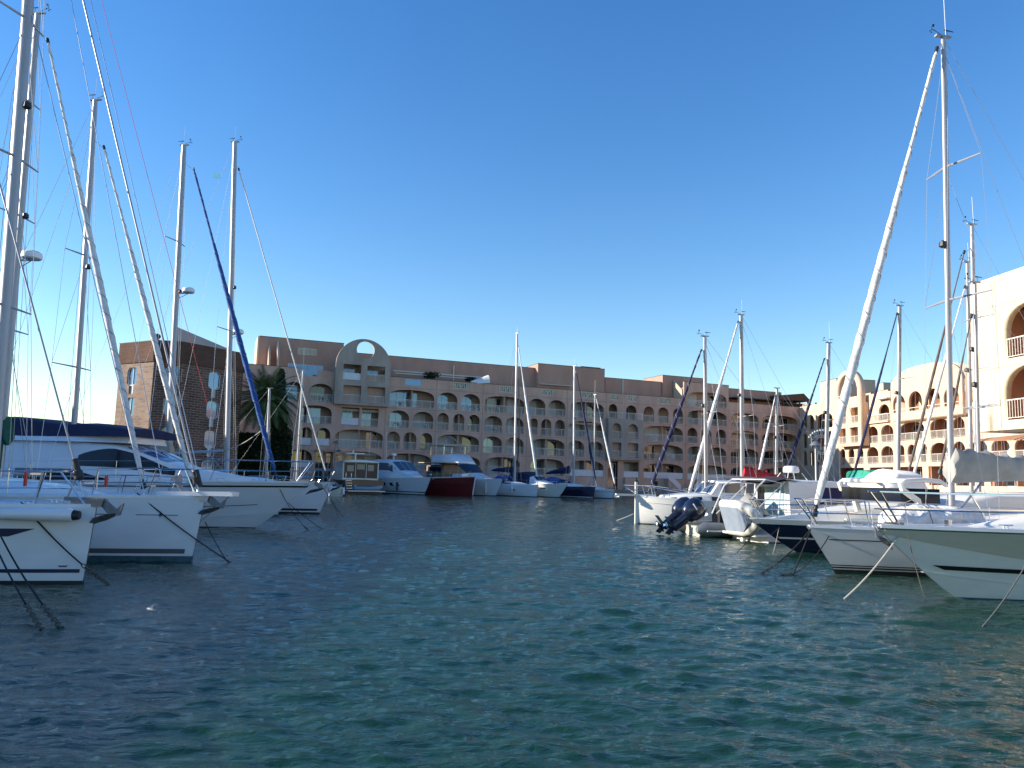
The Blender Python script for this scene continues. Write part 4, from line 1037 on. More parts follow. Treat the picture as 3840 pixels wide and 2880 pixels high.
        foot = Vector((sail_foot[0], 0, sail_foot[1])) if sail_foot else Vector((s.over, 0, s.fb + .35))
        if sail:
            d = top - foot; Ls = d.length; deck_pt = foot - d.normalized() * max(.05, (foot.z - s.fb) / max(.2, d.normalized().z))
            att = Vector(P(min(1, (top.z - bz) / (hz - bz) + .03)))
            MB().tube([deck_pt, foot], .012, 5).build("forestay", M['wire'], R_); MB().tube([top, att], .012, 5).build("forestay", M['wire'], R_)
            n = 90; pts = []; rs = []
            rng = random.Random(int(Ls * 1000))
            for i in range(n + 1):
                f = i / n; pts.append(foot + d * f + Vector((0, 0, 0)))
                base_r = sr * (0.55 + .75 * math.sin(math.pi * min(1, f * 1.15 + .12)) ** .7) if not foil else sr
                rs.append(max(.2 * sr, base_r * (1 + (.04 * math.sin(i * 1.9) if not foil else 0) * rng.uniform(.3, 1))) * (.5 if i in (0, n) else 1))
            MB().tube(pts, rs, 10, twist=0 if foil else .07).build("furled_sail" if not foil else "forestay_foil", M[sm], R_, sharp=80)
            if sr > .07 and not foil and thin < .0105:
                hx_, n2 = [], int(Ls / .05)
                dn = d.normalized(); sa = dn.cross(Vector((0, 1, 0))).normalized(); sb_ = Vector((0, 1, 0))
                for i in range(n2 + 1):
                    f = i / n2; i2 = min(n, int(f * n)); a_ = f * Ls / .62 * 2 * math.pi; hx_.append(foot + d * f + (sa * math.cos(a_) + sb_ * math.sin(a_)) * rs[i2] * .98)
                MB().tube(hx_, .014, 4).build("sail_seam_shade", M['seam_shade'], R_)  # grey helix along the wrap, shade of the spiral folds painted in
            if drum:
                dn = d.normalized(); b = MB(); b.tube([foot - dn * .28, foot - dn * .26, foot - dn * .12, foot - dn * .10, foot + dn * .02], [.02, .085, .085, .05, .05], 12).build("furler_drum", M['black'], R_)
                MB().tube([top + dn * .0, top + dn * .16], .05, 8).build("furler_swivel", M['black'], R_)
        if inner: MB().tube([P(.72), (s.over - 1.5, 0, s.fb)], thin * 1.3, 4).build("inner_stay", M['wire'], R_)
        if boom:
            (x1, z1), (x2, z2) = boom; MB().tube([(x1, 0, z1), (x2, 0, z2)], .07, 8, squash=.8).build("boom", M[mast_m], R_)
            MB().tube([(x2, 0, z2), P(.97)], thin, 4).build("topping_lift", M['wire'], R_)
            MB().tube([(x1 - 1.0, 0, z1), (bx - .1, 0, bz + .1)], .03, 6).build("vang", M['alud'], R_)
            if cover:
                rg = []; n = 34; rng = random.Random(5 + int(abs(x2) * 10))
                for i in range(n + 1):
                    f = i / n; h = cover_h * ((1 - f) ** .7 * .75 + .25) * (1.0 if i else .6) * (1 + .08 * math.sin(i * 1.7) + rng.uniform(-.05, .05)); wd = .13 + .10 * (1 - f) + .02 * math.sin(i * 2.3) + .02 * math.sin(i * 5.1)
                    x = x1 + .18 + (x2 - x1 - .18) * f * .97; z = z1 + (z2 - z1) * f - .1
                    lo_ = cover_sag * (1 - f) ** 2
                    rg.append([(x, wd * math.sin(a) * (1 if math.cos(a) < .4 else .65), z - lo_ + (h + lo_) * (.5 - .5 * math.cos(a))) for a in [math.pi * 2 * j / 14 for j in range(14)]])
                b = MB(); b.loft(rg); b.build(bname, M[cover], R_)
        if radar:
            x, z, k = radar; zf = (z - bz) / (hz - bz); mp = Vector(P(zf))
            b = MB(); b.box(mp.x, x + .02, -.05, .05, z - .05, z); b.tube([(mp.x, 0, z - .35), (x, 0, z - .05)], .015, 5); b.build("radar_bracket", M['alud'], R_)
            b = MB(); b.lathe((x, 0, z), [(.26 * k, 0), (.30 * k, .03), (.31 * k, .12), (.29 * k, .2), (.22 * k, .25), (.02, .26)], 16); b.build("radar_dome", M['plastic'], R_)
        if gear:
            if antenna: MB().cyl((hx - .05, .03, hz + .04), (hx - .03, .03, hz + .04 + antenna), .008, 5).build("antenna", M['plastic'], R_)
            b = MB(); b.cyl((hx, 0, hz + .05), (hx + .38, 0, hz + .2), .008, 5); b.cyl((hx + .38, 0, hz + .14), (hx + .38, 0, hz + .27), .007, 5)
            for k in range(3): a = k * 2.09; b.sphere((hx + .38 + .06 * math.cos(a), .06 * math.sin(a), hz + .13), .022, n=6, m=4)
            b.prism([(hx + .3, hz + .27), (hx + .36, hz + .26), (hx + .36, hz + .34), (hx + .28, hz + .36)], -.003, .003); b.build("wind_sensor", M['black'], R_)
            b = MB(); b.cyl((hx - .12, 0, hz + .05), (hx - .12, 0, hz + .22), .007, 5); b.prism([(hx - .34, hz + .21), (hx - .02, hz + .21), (hx - .02, hz + .26), (hx - .34, hz + .23)], -.004, .004); b.build("wind_vane", M['black'], R_)
        if lights:
            p = P(.55); b = MB(); b.lathe((p[0] + r + .05, 0, p[2]), [(.03, .1), (.09, .06), (.10, -.06), (.05, -.1)], 8); b.build("deck_light", M['black'], R_)
    def simple_coachroof(s, x0, x1, w=.62, h=.38, wins=True, m='gel'):
        """x0 forward end, x1 aft end"""
        st = []
        for f, hh, ww in ((0, .04, .35), (.12, .45, .75), (.35, .8, .95), (.7, 1, 1), (1, 1.05, .95)):
            x = x0 + (x1 - x0) * f; e = s.edge(x, 0) * w * ww; z = s.dz(x)
            st.append((x, e, e * .86, z - .02, z + .03 + h * hh))
        s.cabin(st, m)
        if wins:
            d = x1 - x0
            s.cwin(st, x0 + d * .38, x0 + d * .64, .35, .72, sl0=-.12, sl1=.06); s.cwin(st, x0 + d * .68, x0 + d * .94, .35, .76, sl0=-.08, sl1=.06)
        return st
    def sprayhood(s, x, w, z, h, ln, m='c_navy', name="sprayhood"):
        rg = []
        for i in range(5):
            f = i / 4; rg.append([(x - ln * f + (.35 * (1 - math.sin(a)) * (1 - f)), w * math.cos(a), z + (h * (.55 + .45 * math.sin(f * math.pi * .5))) * math.sin(a) ** .7) for a in [math.pi * j / 10 for j in range(11)]])
        b = MB(); b.loft(rg, closed=False)
        rg2 = [[(p[0], p[1] * .96, p[2] * 1 - .03) for p in r] for r in rg]; b.loft(rg2, closed=False); b.build(name, M[m], s.root)

def wpt(px, d):          # world point on the ray through column px at depth d on the water line
    x = 0.0
    for _ in range(4):
        py = project((x, d, 0))[1]; r = ray(px, py); x = r.x / r.y * d
    return (x, d)
def rope(label, p0, p1, sag=.25, r=.011, m='rope_k', chain=0.0, name="mooring_line", n=14):
    p0 = Vector(p0); p1 = Vector(p1)
    ob = thing(name, label, "mooring line", p1, 0)
    q = lambda f: (p0 + (p1 - p0) * f + Vector((0, 0, -sag * 4 * f * (1 - f)))) - p1
    e = 1 - chain
    MB().tube([q(e * i / n) for i in range(n + 1)], r, 6).build("rope", M[m], ob)
    if chain > 0:
        L = (p1 - p0).length * chain; k = max(4, int(L / .075))
        b = MB()
        for i in range(k):
            f = e + chain * (i + .5) / k; c = q(f); d = (q(min(1, f + .01)) - q(f - .01)).normalized(); o = d.orthogonal().normalized()
            if i % 2: o = o.cross(d).normalized()
            ring = [c + d * math.cos(a) * .055 + o * math.sin(a) * .03 for a in [2 * math.pi * j / 8 for j in range(9)]]
            b.tube(ring, .0095, 4)
        b.build("chain", M['chain'], ob)
    return ob
def frame_pts(bt, x, y, z): return bt.fr.W(x, y, z)

HL = R(-8)
# ---------------------------------------------------------------- left row
# 1 nearest yacht
W1 = water(310, 2188); b1 = Boat("sailing_yacht", "white yacht with a navy stripe and torpedo-shaped bow fairing, nearest on the shaded row", "sailing yacht", (W1.x, W1.y), HL, 12.5, 4.1, 1.37, 1.25, over=.14, q=.6, pe=1.9, pw=1.5, foul='foul_black', foul_h=.05, hull='gel', deck='deck')
b1.band(.19, .255, 's_navy', .006, 1); b1.band(.82, .96, 's_navy', .093, 1, slant=-.03, name="name_stripe")
b1.patch([(.022, .29), (.030, .29), (.032, .32), (.020, .32)], 's_grey', "hull_emblem", sides=(-1,))
b1.pulpit(-1.6, h=.60, tip=-.55); b1.lifelines(-1.6, n=6); b1.cleats((-1.0,)); b1.anchor(.9, z=1.42)
st = b1.simple_coachroof(-2.2, -8.5, h=.42); b1.hatch(-2.6, z=1.62)
x_, z_ = b1.uz(277, 1932, -0.35); xe_, ze_ = b1.uz(75, 1932, -1.0)
MB().tube([(x_, -.36, z_), (x_ - .05, -.37, z_), (-.75, -.62, z_ + .01), (-1.15, -.84, z_), (-1.5, -1.02, z_ - .01)], [.105, .12, .115, .09, .02], 14).build("bow_fairing", M['gel'], b1.root)
MB().tube([(x_ + .10, -.33, z_), (x_ - .01, -.36, z_)], [.075, .095], 12).build("fairing_cap", M['black'], b1.root)
hx0, hz0 = b1.uz(78, 970); hx1, hz1 = b1.uz(288, 1745); J = 4.9; sl_ = (hz0 - hz1) / (hx0 - hx1); H1 = hz1 + sl_ * (-J - hx1)
b1.rig((-J, 1.7), (-J - .1, H1), r=.10, sail=True, foil=True, sm='alu', sr=.018, sail_top=(-J + .1, H1 - .3), sail_foot=(hx1 - .02, hz1), spreaders=((.35, 1.0), (.62, .8), (.82, .6)), boom=((-J - .1, 2.9), (-J - 5, 3.0)), cover='c_navy')
q0, q1 = b1.uz(281, 1722), b1.uz(304, 1800)
MB().tube([(q1[0], 0, q1[1]), (q0[0], 0, q0[1])], [.04, .055], 10).build("furler_cover", M['black'], b1.root)

# 2 second yacht with star line
W2 = water(718, 2107); b2 = Boat("sailing_yacht", "white yacht with a grey waterline band, thin star line and short bowsprit", "sailing yacht", (W2.x, W2.y), HL, 14, 4.5, 1.46, 1.3, over=.22, q=.6, pe=1.9, pw=1.5, foul='foul_teal', foul_h=.13)
b2.band(.185, .29, 's_grey', .012, 1); b2.band(1.035, 1.05, 's_navy', .03, .085, name="pinstripe"); b2.band(1.035, 1.05, 's_navy', .105, .26, name="pinstripe")
xs, zs_ = b2.uz(560, 1939, -.6); tt = b2.tx(xs)
star = []
for i in range(16): a = i * math.pi / 8; rr = (.10 if i % 4 == 0 else (.05 if i % 4 == 2 else .018)); star.append((tt + rr * math.cos(a) / b2.L, 1.045 + rr * math.sin(a)))
b2.patch(star, 's_navy', "star_emblem", o=.016)
b2.pulpit(-1.9, h=.62, tip=-.35); b2.lifelines(-1.9, n=7); b2.cleats((-1.1,)); 
MB().prism([(-.9, 1.47), (.72, 1.50), (.95, 1.50), (.95, 1.60), (.72, 1.60), (-.9, 1.56)], -.16, .16).build("bowsprit", M['gel'], b2.root)
MB().tube([(.80, 0, 1.5), (.0, 0, .78)], .012, 6).build("bobstay", M['wire'], b2.root)
b2.anchor(.95, z=1.42, x=.2)
st = b2.simple_coachroof(-2.4, -9.5, h=.38); b2.hatch(-2.9, z=1.68); b2.hatch(-4.3, z=1.85)
bx, bz = b2.uz(-28, 1760); hx, hz = b2.uz(105, 0)
k = (hz - 1.8) / 1.0; slp = (hx - bx) / (hz - bz); Hm = 21.5
sx, sz = b2.uz(312, 0); fx, fz = b2.uz(729, 1772); dsl = (sx - fx) / (sz - fz); mx = lambda z: bx + slp * (z - bz)
zz = fz
while fx + dsl * (zz - fz) > mx(zz) + .25 and zz < 40: zz += .1
Hm = zz + .4
b2.rig((mx(1.8), 1.8), (mx(Hm), Hm), r=.155, sail=True, foil=True, sm='alu', sr=.024, sail_top=(fx + dsl * (zz - fz), zz), sail_foot=(fx, fz), spreaders=((.245, 1.2), (.47, 1.05), (.69, .85), (.86, .6)), boom=((mx(2.9) - .2, 2.9), (mx(2.9) - 5.5, 3.1)), cover='c_dgreen', inner=True, thin=.010)
q0, q1 = b2.uz(737, 1762), b2.uz(752, 1822)
MB().tube([(q1[0], 0, q1[1]), (q0[0], 0, q0[1])], [.05, .05], 10).build("furler_cover", M['black'], b2.root)
MB().box(-3.15, -3.10, -1.52, -1.47, 1.62, 1.98).build("rail_buoy", M['orange'], b2.root)
MB().box(-1.62, -1.57, -1.0, -.95, 1.66, 1.90).build("rail_buoy", M['orange'], b2.root)
MB().tube([(fx - .3, .1, 1.52), (fx - .5, .1, 1.9)], [.02, .13], 8).build("spare_anchor", M['galv'], b2.root)

def hid_sail(name, label, px, d, L, B, fb, mbase, mhead, foot, top, foul='foul_blue', hull='gel', head=HL, coach=True, rails=True, over=.25, **kw):
    p = wpt(px, d); b = Boat(name, label, "sailing yacht", p, head, L, B, fb, fb * .85, over=over, q=.6, pe=1.9, pw=1.5, foul=foul, hull=hull)
    mb = b.uz(*mbase); mh = b.uz(*mhead); slx = (mh[0] - mb[0]) / (mh[1] - mb[1]); zb = fb + .25
    args = dict(kw)
    if foot: args.update(sail=True, sail_foot=b.uz(*foot), sail_top=b.uz(*top))
    for kk in ('boom',):
        if kk in args: args[kk] = tuple(b.uz(*q) for q in args[kk])
    if args.get('radar'): x, z = b.uz(*args['radar'][:2]); args['radar'] = (x, z, args['radar'][2])
    b.rig((mb[0] + slx * (zb - mb[1]), zb), mh, **args)
    if coach: b.simple_coachroof(-B * .55, -L * .66, h=.36)
    if rails: b.pulpit(-1.3); b.lifelines(-1.3, n=5); b.pushpit(); b.cleats((-.8,))
    return b
b3 = hid_sail("sailing_yacht", "yacht with a green mast boot and radar, mostly hidden behind the star-line yacht", 538, 23.6, 11.5, 3.8, 1.25, (10, 1620), (142, 52), (533, 1800), (181, 160), r=.12, sm='sail', sr=.075, spreaders=((.31, 1.0), (.55, .85), (.8, .6)), radar=(118, 972, 1.0), boom=((15, 1640), (-300, 1650)), cover='c_dgreen', cover_h=.7, thin=.010)
x_, z_ = b3.uz(8, 1600); MB().tube([(x_, 0, 1.6), (x_ - .02, 0, z_ + .2)], .17, 10).build("mast_boot", M['c_dgreen'], b3.root)
b4 = hid_sail("sailing_yacht", "yacht with a bare silver boom and black mast lamp in front of the motor cruiser", 700, 28.2, 11.5, 3.8, 1.2, (268, 1750), (357, 376), (716, 1800), (392, 560), r=.115, sm='sail', sr=.08, spreaders=((.29, 1.05), (.58, .85)), boom=((255, 1680), (-60, 1640)), radar=None, thin=.010)

for (p0, p1, bb, m_, nm) in (((378, 0), (787, 1560), b4, 'redline', "flag_halyard"), ((263, 0), (600, 1790), b2, 'wire', "inner_stay"), ((336, 0), (735, 1760), b2, 'wire', "inner_stay")):
    a_, c_ = bb.uz(*p0), bb.uz(*p1); e_ = 1.25 if bb is b2 else 1.0
    MB().tube([(c_[0], .05, c_[1]), (c_[0] + (a_[0] - c_[0]) * e_, .05, c_[1] + (a_[1] - c_[1]) * e_)], .010, 4).build(nm, M[m_], bb.root)
# 5 flybridge motor cruiser
W5 = water(952, 1980); b5 = Boat("motor_cruiser", "white flybridge motor cruiser with arched black side windows and navy bimini, in shade", "motor cruiser", (W5.x, W5.y), HL, 14.2, 4.5, 1.75, 1.35, over=2.15, ro=.85, q=1.25, pe=2.1, pw=1.35, kw=.9, tw=.92, foul='foul_black', foul_h=.03, sheerp=1.1)
b5.band(lambda t: b5.sheer(t) - .20, lambda t: b5.sheer(t) - .14, 's_black', 0, 1, name="rubbing_strake", o=.025)
b5.band(lambda t: .72 - .35 * t * 1.2 + .22 * (1 - t) ** 6, lambda t: .75 - .35 * t * 1.2 + .22 * (1 - t) ** 6, 's_grey', .05, .9, name="hull_crease")
b5.band(lambda t: .48 * (1 - t) ** 4.5 + .10, lambda t: .48 * (1 - t) ** 4.5 + .14, 'gel', .0, .9, name="spray_rail", o=.04)
E = lambda x, k: b5.edge(x) * k
def S5(px, py, k, kt=None):
    x, z = b5.uz(px, py, -.6); x = min(x, -.2); e = E(x, k); return (x, e, e * (kt or .85), b5.dz(x) - .03, z)
st5 = [S5(1060, 1818, .45, .7), S5(940, 1792, .62), S5(800, 1772, .72), S5(700, 1757, .8), S5(640, 1735, .84), S5(560, 1700, .86), S5(477, 1672, .86), S5(380, 1662, .86), S5(200, 1655, .86), S5(20, 1650, .86)]
b5.cabin(st5, 'gel', "deckhouse")
xA = lambda px, py: b5.uz(px, py, -1.7)[0]
b5.cwin(st5, xA(612, 1755), xA(285, 1740), .40, .93, 'glass', "saloon_window", top=lambda f: .12 + .88 * math.sin(math.pi * (.12 + .80 * f)) ** .6, n=16)
b5.cwin(st5, xA(402, 1780), xA(60, 1790), .05, .33, 'glass', "cabin_window", top=lambda f: min(1, .05 + f * 2.2), n=10)
b5.screen(st5[4], st5[5], 'bglass', .02, .98, .86, bars=2); b5.screen(st5[5], st5[6], 'bglass', .02, .6, .86, bars=2)
stf = [S5(520, 1660, .72), S5(470, 1634, .80), S5(350, 1622, .84), S5(100, 1632, .84), S5(-60, 1632, .84)]
stf = [(a, w1, w2, 3.0, max(z1, 3.35)) for a, w1, w2, z0, z1 in stf]; b5.cabin(stf, 'gel', "flybridge")
bm = [(b5.uz(px, py, -1.2)[0], 1.62, 1.5, b5.uz(px, 1632, -1.2)[1] - .05, b5.uz(px, py, -1.2)[1]) for px, py in ((505, 1612), (430, 1600), (330, 1590), (250, 1592), (150, 1576), (25, 1565), (-80, 1566))]
b5.cabin(bm, 'c_navy', "bimini_cover")
b5.pulpit(-3.0, h=.75, tip=.1); b5.lifelines(-3.0, n=7, wires=1, h=.72); b5.anchor(1.1, z=1.72); b5.cleats((-1.2,))
b5.hatch(-3.2, z=st5[1][4] + .06, m='hatch')

b6 = hid_sail("sailing_yacht", "yacht with a dark blue furled headsail and radar, moored behind the motor cruiser", 1040, 37.6, 12.5, 4.0, 1.3, (645, 1420), (690, 545), (1030, 1768), (728, 640), r=.15, sm='c_blue', sr=.10, spreaders=((.31, 1.0), (.70, .9)), radar=(706, 1098, 1.0), boom=((635, 1690), (430, 1660)), cover='c_beige', cover_h=.5, antenna=1.0, cover_sag=.4, thin=.008)
b7 = hid_sail("sailing_yacht", "white yacht with a navy waterline stripe and chrome pulpit, outermost on the shaded row", 1196, 40.8, 13, 4.1, 1.62, (850, 1760), (881, 533), (1222, 1768), (897, 640), r=.145, sm='sail', sr=.035, spreaders=((.42, 1.0),), foul='foul_black', over=.66, radar=(893, 1252, .95), thin=.008, boom=((838, 1690), (640, 1700)), foil=True)
b7.band(.16, .27, 's_navy', .012, 1); b7.anchor(.9)
x_, z_ = b7.uz(800, 652); MB().prism([(x_, z_ - .2), (x_ + .4, z_ - .28), (x_ + .42, z_ - .02), (x_ - .02, z_ + .06)], -.01, .01).build("courtesy_flag", M['cyan'], b7.root)
b8 = hid_sail("sailing_boat", "small yacht with a bare mast in front of the hedge", 1070, 58, 8, 2.8, 1.0, (1000, 1750), (1011, 1457), None, None, r=.10, spreaders=((.45, .6),), gear=False, thin=.009, antenna=0, backstay=True)
b9 = hid_sail("sailing_boat", "small yacht with a thin mast and slack stays in front of the ground-floor doorway", 1180, 66, 8.5, 2.9, 1.0, (1114, 1764), (1137, 1390), None, None, r=.085, spreaders=((.42, .7),), thin=.009, antenna=2.0)
# small motor boat with white outboard beyond
p = wpt(1262, 79); b10 = Boat("motor_boat", "small grey motor boat with a tilted white outboard beside the aft cabin cruiser", "motor boat", p, R(96), 5, 2.1, .85, .8, over=.5, q=1.1, hull='gelg', foul=None)
b = MB(); b.loft([[(-5.05, y * .16, .9 + z * .25) for y, z in ((1, 0), (.6, .9), (-.6, .9), (-1, 0), (-.6, -.9), (.6, -.9))], [(-5.7, y * .22, .75 + z * .28) for y, z in ((1, 0), (.6, .9), (-.6, .9), (-1, 0), (-.6, -.9), (.6, -.9))]]); b.build("outboard_cowl", M['plastic'], b10.root)
MB().tube([(-5.4, 0, .6), (-6.1, 0, .05)], [.09, .05], 6).build("outboard_leg", M['plastic'], b10.root)
MB().lathe((-4.2, -1.1, .5), [(.02, .35), (.12, .28), (.12, -.28), (.02, -.35)], 8).build("fender", M['plastic'], b10.root)

# ---------------------------------------------------------------- far row along the main quay
HF = R(-50)
def fpos(px, extra=0.0):
    r = ray(px, 1860); k = r.x / r.y; d = 94.6 / (1 - .39 * k) - extra; return wpt(px, d)
# aft-cabin cruiser seen from its stern
p = fpos(1363, 0); ax = Vector((math.cos(R(114)), math.sin(R(114)), 0))
f1 = Boat("motor_cruiser", "dark hulled cruiser seen from astern with a wide glazed saloon door", "motor cruiser", (p[0] + ax.x * 11.5, p[1] + ax.y * 11.5), R(114), 11.5, 4.8, 1.7, 1.5, over=.5, q=1.0, tw=.96, kw=.95, hull='blackhull', foul=None)
stq = [(-3.0, 1.2, 1.0, 1.6, 2.0), (-3.8, 2.0, 1.85, 1.6, 3.6), (-8, 2.1, 1.95, 1.5, 3.8), (-9.6, 2.1, 1.95, 1.5, 3.7)]
MB().box(-10.1, -9.605, -2.0, 2.0, 3.56, 3.68).build("roof_overhang", M['gelc'], f1.root)
f1.cabin(stq, 'gelc', "saloon"); MB().box(-9.66, -9.61, -1.95, 1.95, 1.75, 3.5).build("saloon_door", M['wdoor'], f1.root, sharp=None)
b = MB(); b.box(-9.70, -9.6, -2.08, -1.96, 1.4, 3.54); b.box(-9.70, -9.6, 1.96, 2.08, 1.4, 3.54); b.box(-9.70, -9.6, -.65, -.60, 1.76, 3.5); b.box(-9.70, -9.6, .60, .65, 1.76, 3.5); b.build("door_frame", M['gelc'], f1.root, sharp=None)
for y0, y1, z0, z1 in ((-1.5, -.8, 2.6, 3.3), (-.45, .45, 2.75, 3.35), (.85, 1.6, 2.5, 3.2)): MB().box(-9.675, -9.662, y0, y1, z0, z1).build("door_reflection", M['c_beige'], f1.root, sharp=None)  # beige panels paint reflections onto the dark saloon glass
MB().box(-11.5, -9.7, -2.2, 2.2, 1.30, 1.55).build("aft_deck", M['teak'], f1.root, sharp=None); MB().box(-11.7, -11.45, -2.2, 2.2, .9, 1.5).build("transom", M['teak'], f1.root, sharp=None)
MB().box(-13.0, -11.45, -2.1, 2.1, .28, .40).build("swim_platform", M['gelc'], f1.root, sharp=None)
b = MB()
for y in (1.5, 2.1): b.tube([(-12.4, y, .4), (-11.6, y, 1.5), (-11.6, y, 2.3)], .03, 5)
for i in range(4): b.box(-12.4 + i * .22, -12.2 + i * .22, 1.5, 2.1, .6 + i * .28, .64 + i * .28)
b.build("boarding_ladder", M['steel'], f1.root)
b = MB(); b.cyl((-6.5, 0, 3.8), (-6.5, 0, 4.6), .10, 8); b.box(-6.6, -6.4, -1.1, 1.1, 4.6, 4.72); b.cyl((-6.5, .3, 4.7), (-6.5, .3, 5.0), .1, 8); b.build("radar_scanner", M['plastic'], f1.root)
MB().cyl((-7.5, -1.4, 4.6), (-7.4, -1.5, 7.2), .02, 5).build("antenna", M['plastic'], f1.root)
def dinghy(name, label, loc, rz, L=3.0, Wd=1.5, r=.21, m='rubber_l', tilt=None, floor='rubber_l', seat=True, cat="dinghy"):
    o = thing(name, label, cat, loc, rz)
    h = Wd / 2 - r; pts = [(0, h, r), (L * .55, h, r), (L * .8, h * .8, r + .05), (L * .96, h * .35, r + .15), (L, 0, r + .18), (L * .96, -h * .35, r + .15), (L * .8, -h * .8, r + .05), (L * .55, -h, r), (0, -h, r)]
    rs = [r * .55] + [r] * 7 + [r * .55]
    MB().tube([(-.25, h, r)] + pts + [(-.25, -h, r)], [r * .2] + [r] * 9 + [r * .2], 12).build("tube", M[m], o, sharp=60)
    MB().prism([(.0, -h + .03), (L * .66, -h + .06), (L * .88, -h * .25), (L * .88, h * .25), (L * .66, h - .06), (0, h - .03)], .0, .16, axis='z').build("floor", M[floor], o)
    MB().box(-.02, .06, -h, h, .1, .55).build("transom", M['plastic'], o, sharp=None)
    if seat: MB().box(L * .35, L * .45, -h, h, .36, .40).build("thwart", M['plastic'], o, sharp=None)
    b = MB(); b.tube([(0, h + r + .002, r), (L * .55, h + r + .002, r), (L * .8, h * .8 + r, r + .05)], .025, 5).build("rubbing_strip", M['black'], o)
    return o
q = f1.fr.W(-12.2, 1.2, .42); dinghy("inflatable_dinghy", "blue-grey inflatable dinghy lying across the swim platform of the dark cruiser", q, R(114) - R(90), 3.0, 1.3)
# 2 white hardtop cruiser
def motor(px, label, L, B, fb, over, hull='gel', m_extra=None, head=HF, extra=0, name="motor_cruiser", **kw):
    p = fpos(px, extra); return Boat(name, label, "motor cruiser", p, head, L, B, fb, fb * .85, over=over, ro=.9, q=1.15, pe=2.0, pw=1.4, kw=.88, tw=.92, hull=hull, foul=kw.pop('foul', 'foul_black'), **kw)
f2 = motor(1590, "white hardtop cruiser with a full grey-blue window band beside the dark stern cruiser", 11, 4.2, 2.05, 1.3)
s2 = [(-1.2, .8, .6, 1.9, 2.1), (-3.2, 1.5, 1.25, 1.85, 2.6), (-5.2, 1.7, 1.45, 1.8, 3.9), (-5.9, 1.7, 1.45, 1.8, 4.0), (-8.5, 1.75, 1.5, 1.75, 4.1), (-10.8, 1.8, 1.6, 1.75, 3.9)]
f2.cabin(s2, 'gel', "hardtop"); f2.cwin(s2, -4.1, -9.8, .45, .84, 'hatch', "window_band"); f2.screen(s2[1], s2[2], 'hatch', .1, .92, .95, bars=2)
f2.patch([(.30, .95), (.42, .95), (.44, 1.3), (.32, 1.3)], 'glass'); f2.patch([(.5, .95), (.62, .95), (.62, 1.25), (.5, 1.3)], 'glass'); f2.band(.25, .36, 's_black', .0, 1)
f2.pulpit(-2.5, h=.7); f2.anchor(1.0); f2.lifelines(-2.5, n=4, wires=1)
b = MB(); b.cyl((-7, 0, 4.0), (-7, 0, 4.6), .06, 6); b.lathe((-7, 0, 4.6), [(.3, 0), (.34, .08), (.3, .25), (.02, .3)], 12); b.build("radar_dome", M['plastic'], f2.root)
MB().cyl((-7.4, -.8, 4.0), (-7.6, -.8, 7.5), .025, 5).build("antenna", M['plastic'], f2.root)
for x in (-3.2, -6.4): MB().lathe((x, -f2.edge(x, -.13), .9), [(.02, .55), (.06, .5), (.12, .42), (.12, -.42), (.05, -.5), (.02, -.52)], 8).build("fender", M['s_navy'], f2.root)
# 3 dark red trawler
f3 = motor(1772, "dark red wooden hulled boat with a white rail", 11, 4.0, 2.35, .45, hull='red', foul=None, name="fishing_boat", sheerp=2.2, deck='teak')
f3.root['label'] = "dark red hulled old fishing boat with a white rail and flat wheelhouse canopy"; f3.root['category'] = "fishing boat"
s3 = [(-4.2, 1.1, 1.0, 1.9, 2.7), (-4.4, 1.3, 1.2, 1.8, 3.6), (-8.2, 1.3, 1.2, 1.8, 3.6)]
f3.cabin(s3, 'teak', "wheelhouse"); f3.cwin(s3, -4.9, -7.8, .5, .9, 'glass', "wheelhouse_window")
MB().box(-9.4, -3.4, -1.8, 1.8, 3.85, 3.95).build("canopy", M['c_beige'], f3.root, sharp=None)
f3.lifelines(-.8, xe=-7, n=6, wires=2, m='gel', h=.75); f3.band(lambda t: f3.sheer(t) - .10, lambda t: f3.sheer(t) + .02, 'gelc', 0, 1, name="gunwale", o=.03); f3.band(lambda t: f3.sheer(t) * .55, lambda t: f3.sheer(t) * .55 + .06, 'blackhull', 0, 1, name="rubbing_strake", o=.03); MB().box(-3.6, -1.6, -.5, .5, 2.2, 2.6).build("deck_box", M['gel'], f3.root)
b = MB(); b.tube([(.46, 0, 2.4), (.0, 0, .1)], .07, 6); b.build("stem_post", M['gel'], f3.root)
MB().tube([(-8, 0, 3.6), (-8, 0, 7.5)], .05, 6).build("signal_mast", M['alu'], f3.root)
# 4 flybridge cruiser
f4 = motor(1858, "white flybridge cruiser with a wraparound black windscreen beside the red boat", 12, 4.6, 2.1, 1.3, extra=-1)
s4 = [(-1.5, .9, .7, 1.95, 2.15), (-4.0, 1.7, 1.45, 1.9, 2.6), (-6.0, 1.85, 1.6, 1.85, 3.9), (-11.5, 1.95, 1.75, 1.8, 4.0)]
f4.cabin(s4, 'gel', "deckhouse"); f4.screen(s4[1], s4[2], 'glass', .08, .92, 1.0, bars=0); f4.cwin(s4, -5.2, -10.5, .40, .84, 'glass', "window_band")
s4b = [(-6.0, 1.5, 1.3, 3.95, 4.1), (-7.6, 1.8, 1.6, 3.95, 5.1), (-11.5, 1.8, 1.6, 3.95, 5.0)]; f4.cabin(s4b, 'gel', "flybridge")
MB().box(-12, -8.6, -1.8, 1.8, 6.2, 6.32).build("bimini", M['c_beige'], f4.root); b = MB()
for x in (-8.8, -11.8):
    for y in (-1.7, 1.7): b.cyl((x, y, 5.0), (x, y, 6.2), .03, 5)
b.tube([(-9, 1.5, 6.3), (-10, 0, 7.6), (-9, -1.5, 6.3)], .04, 5); b.build("radar_arch", M['steel'], f4.root)
f4.pulpit(-3, h=.75); f4.lifelines(-3, n=5, wires=1); f4.anchor(1.1)
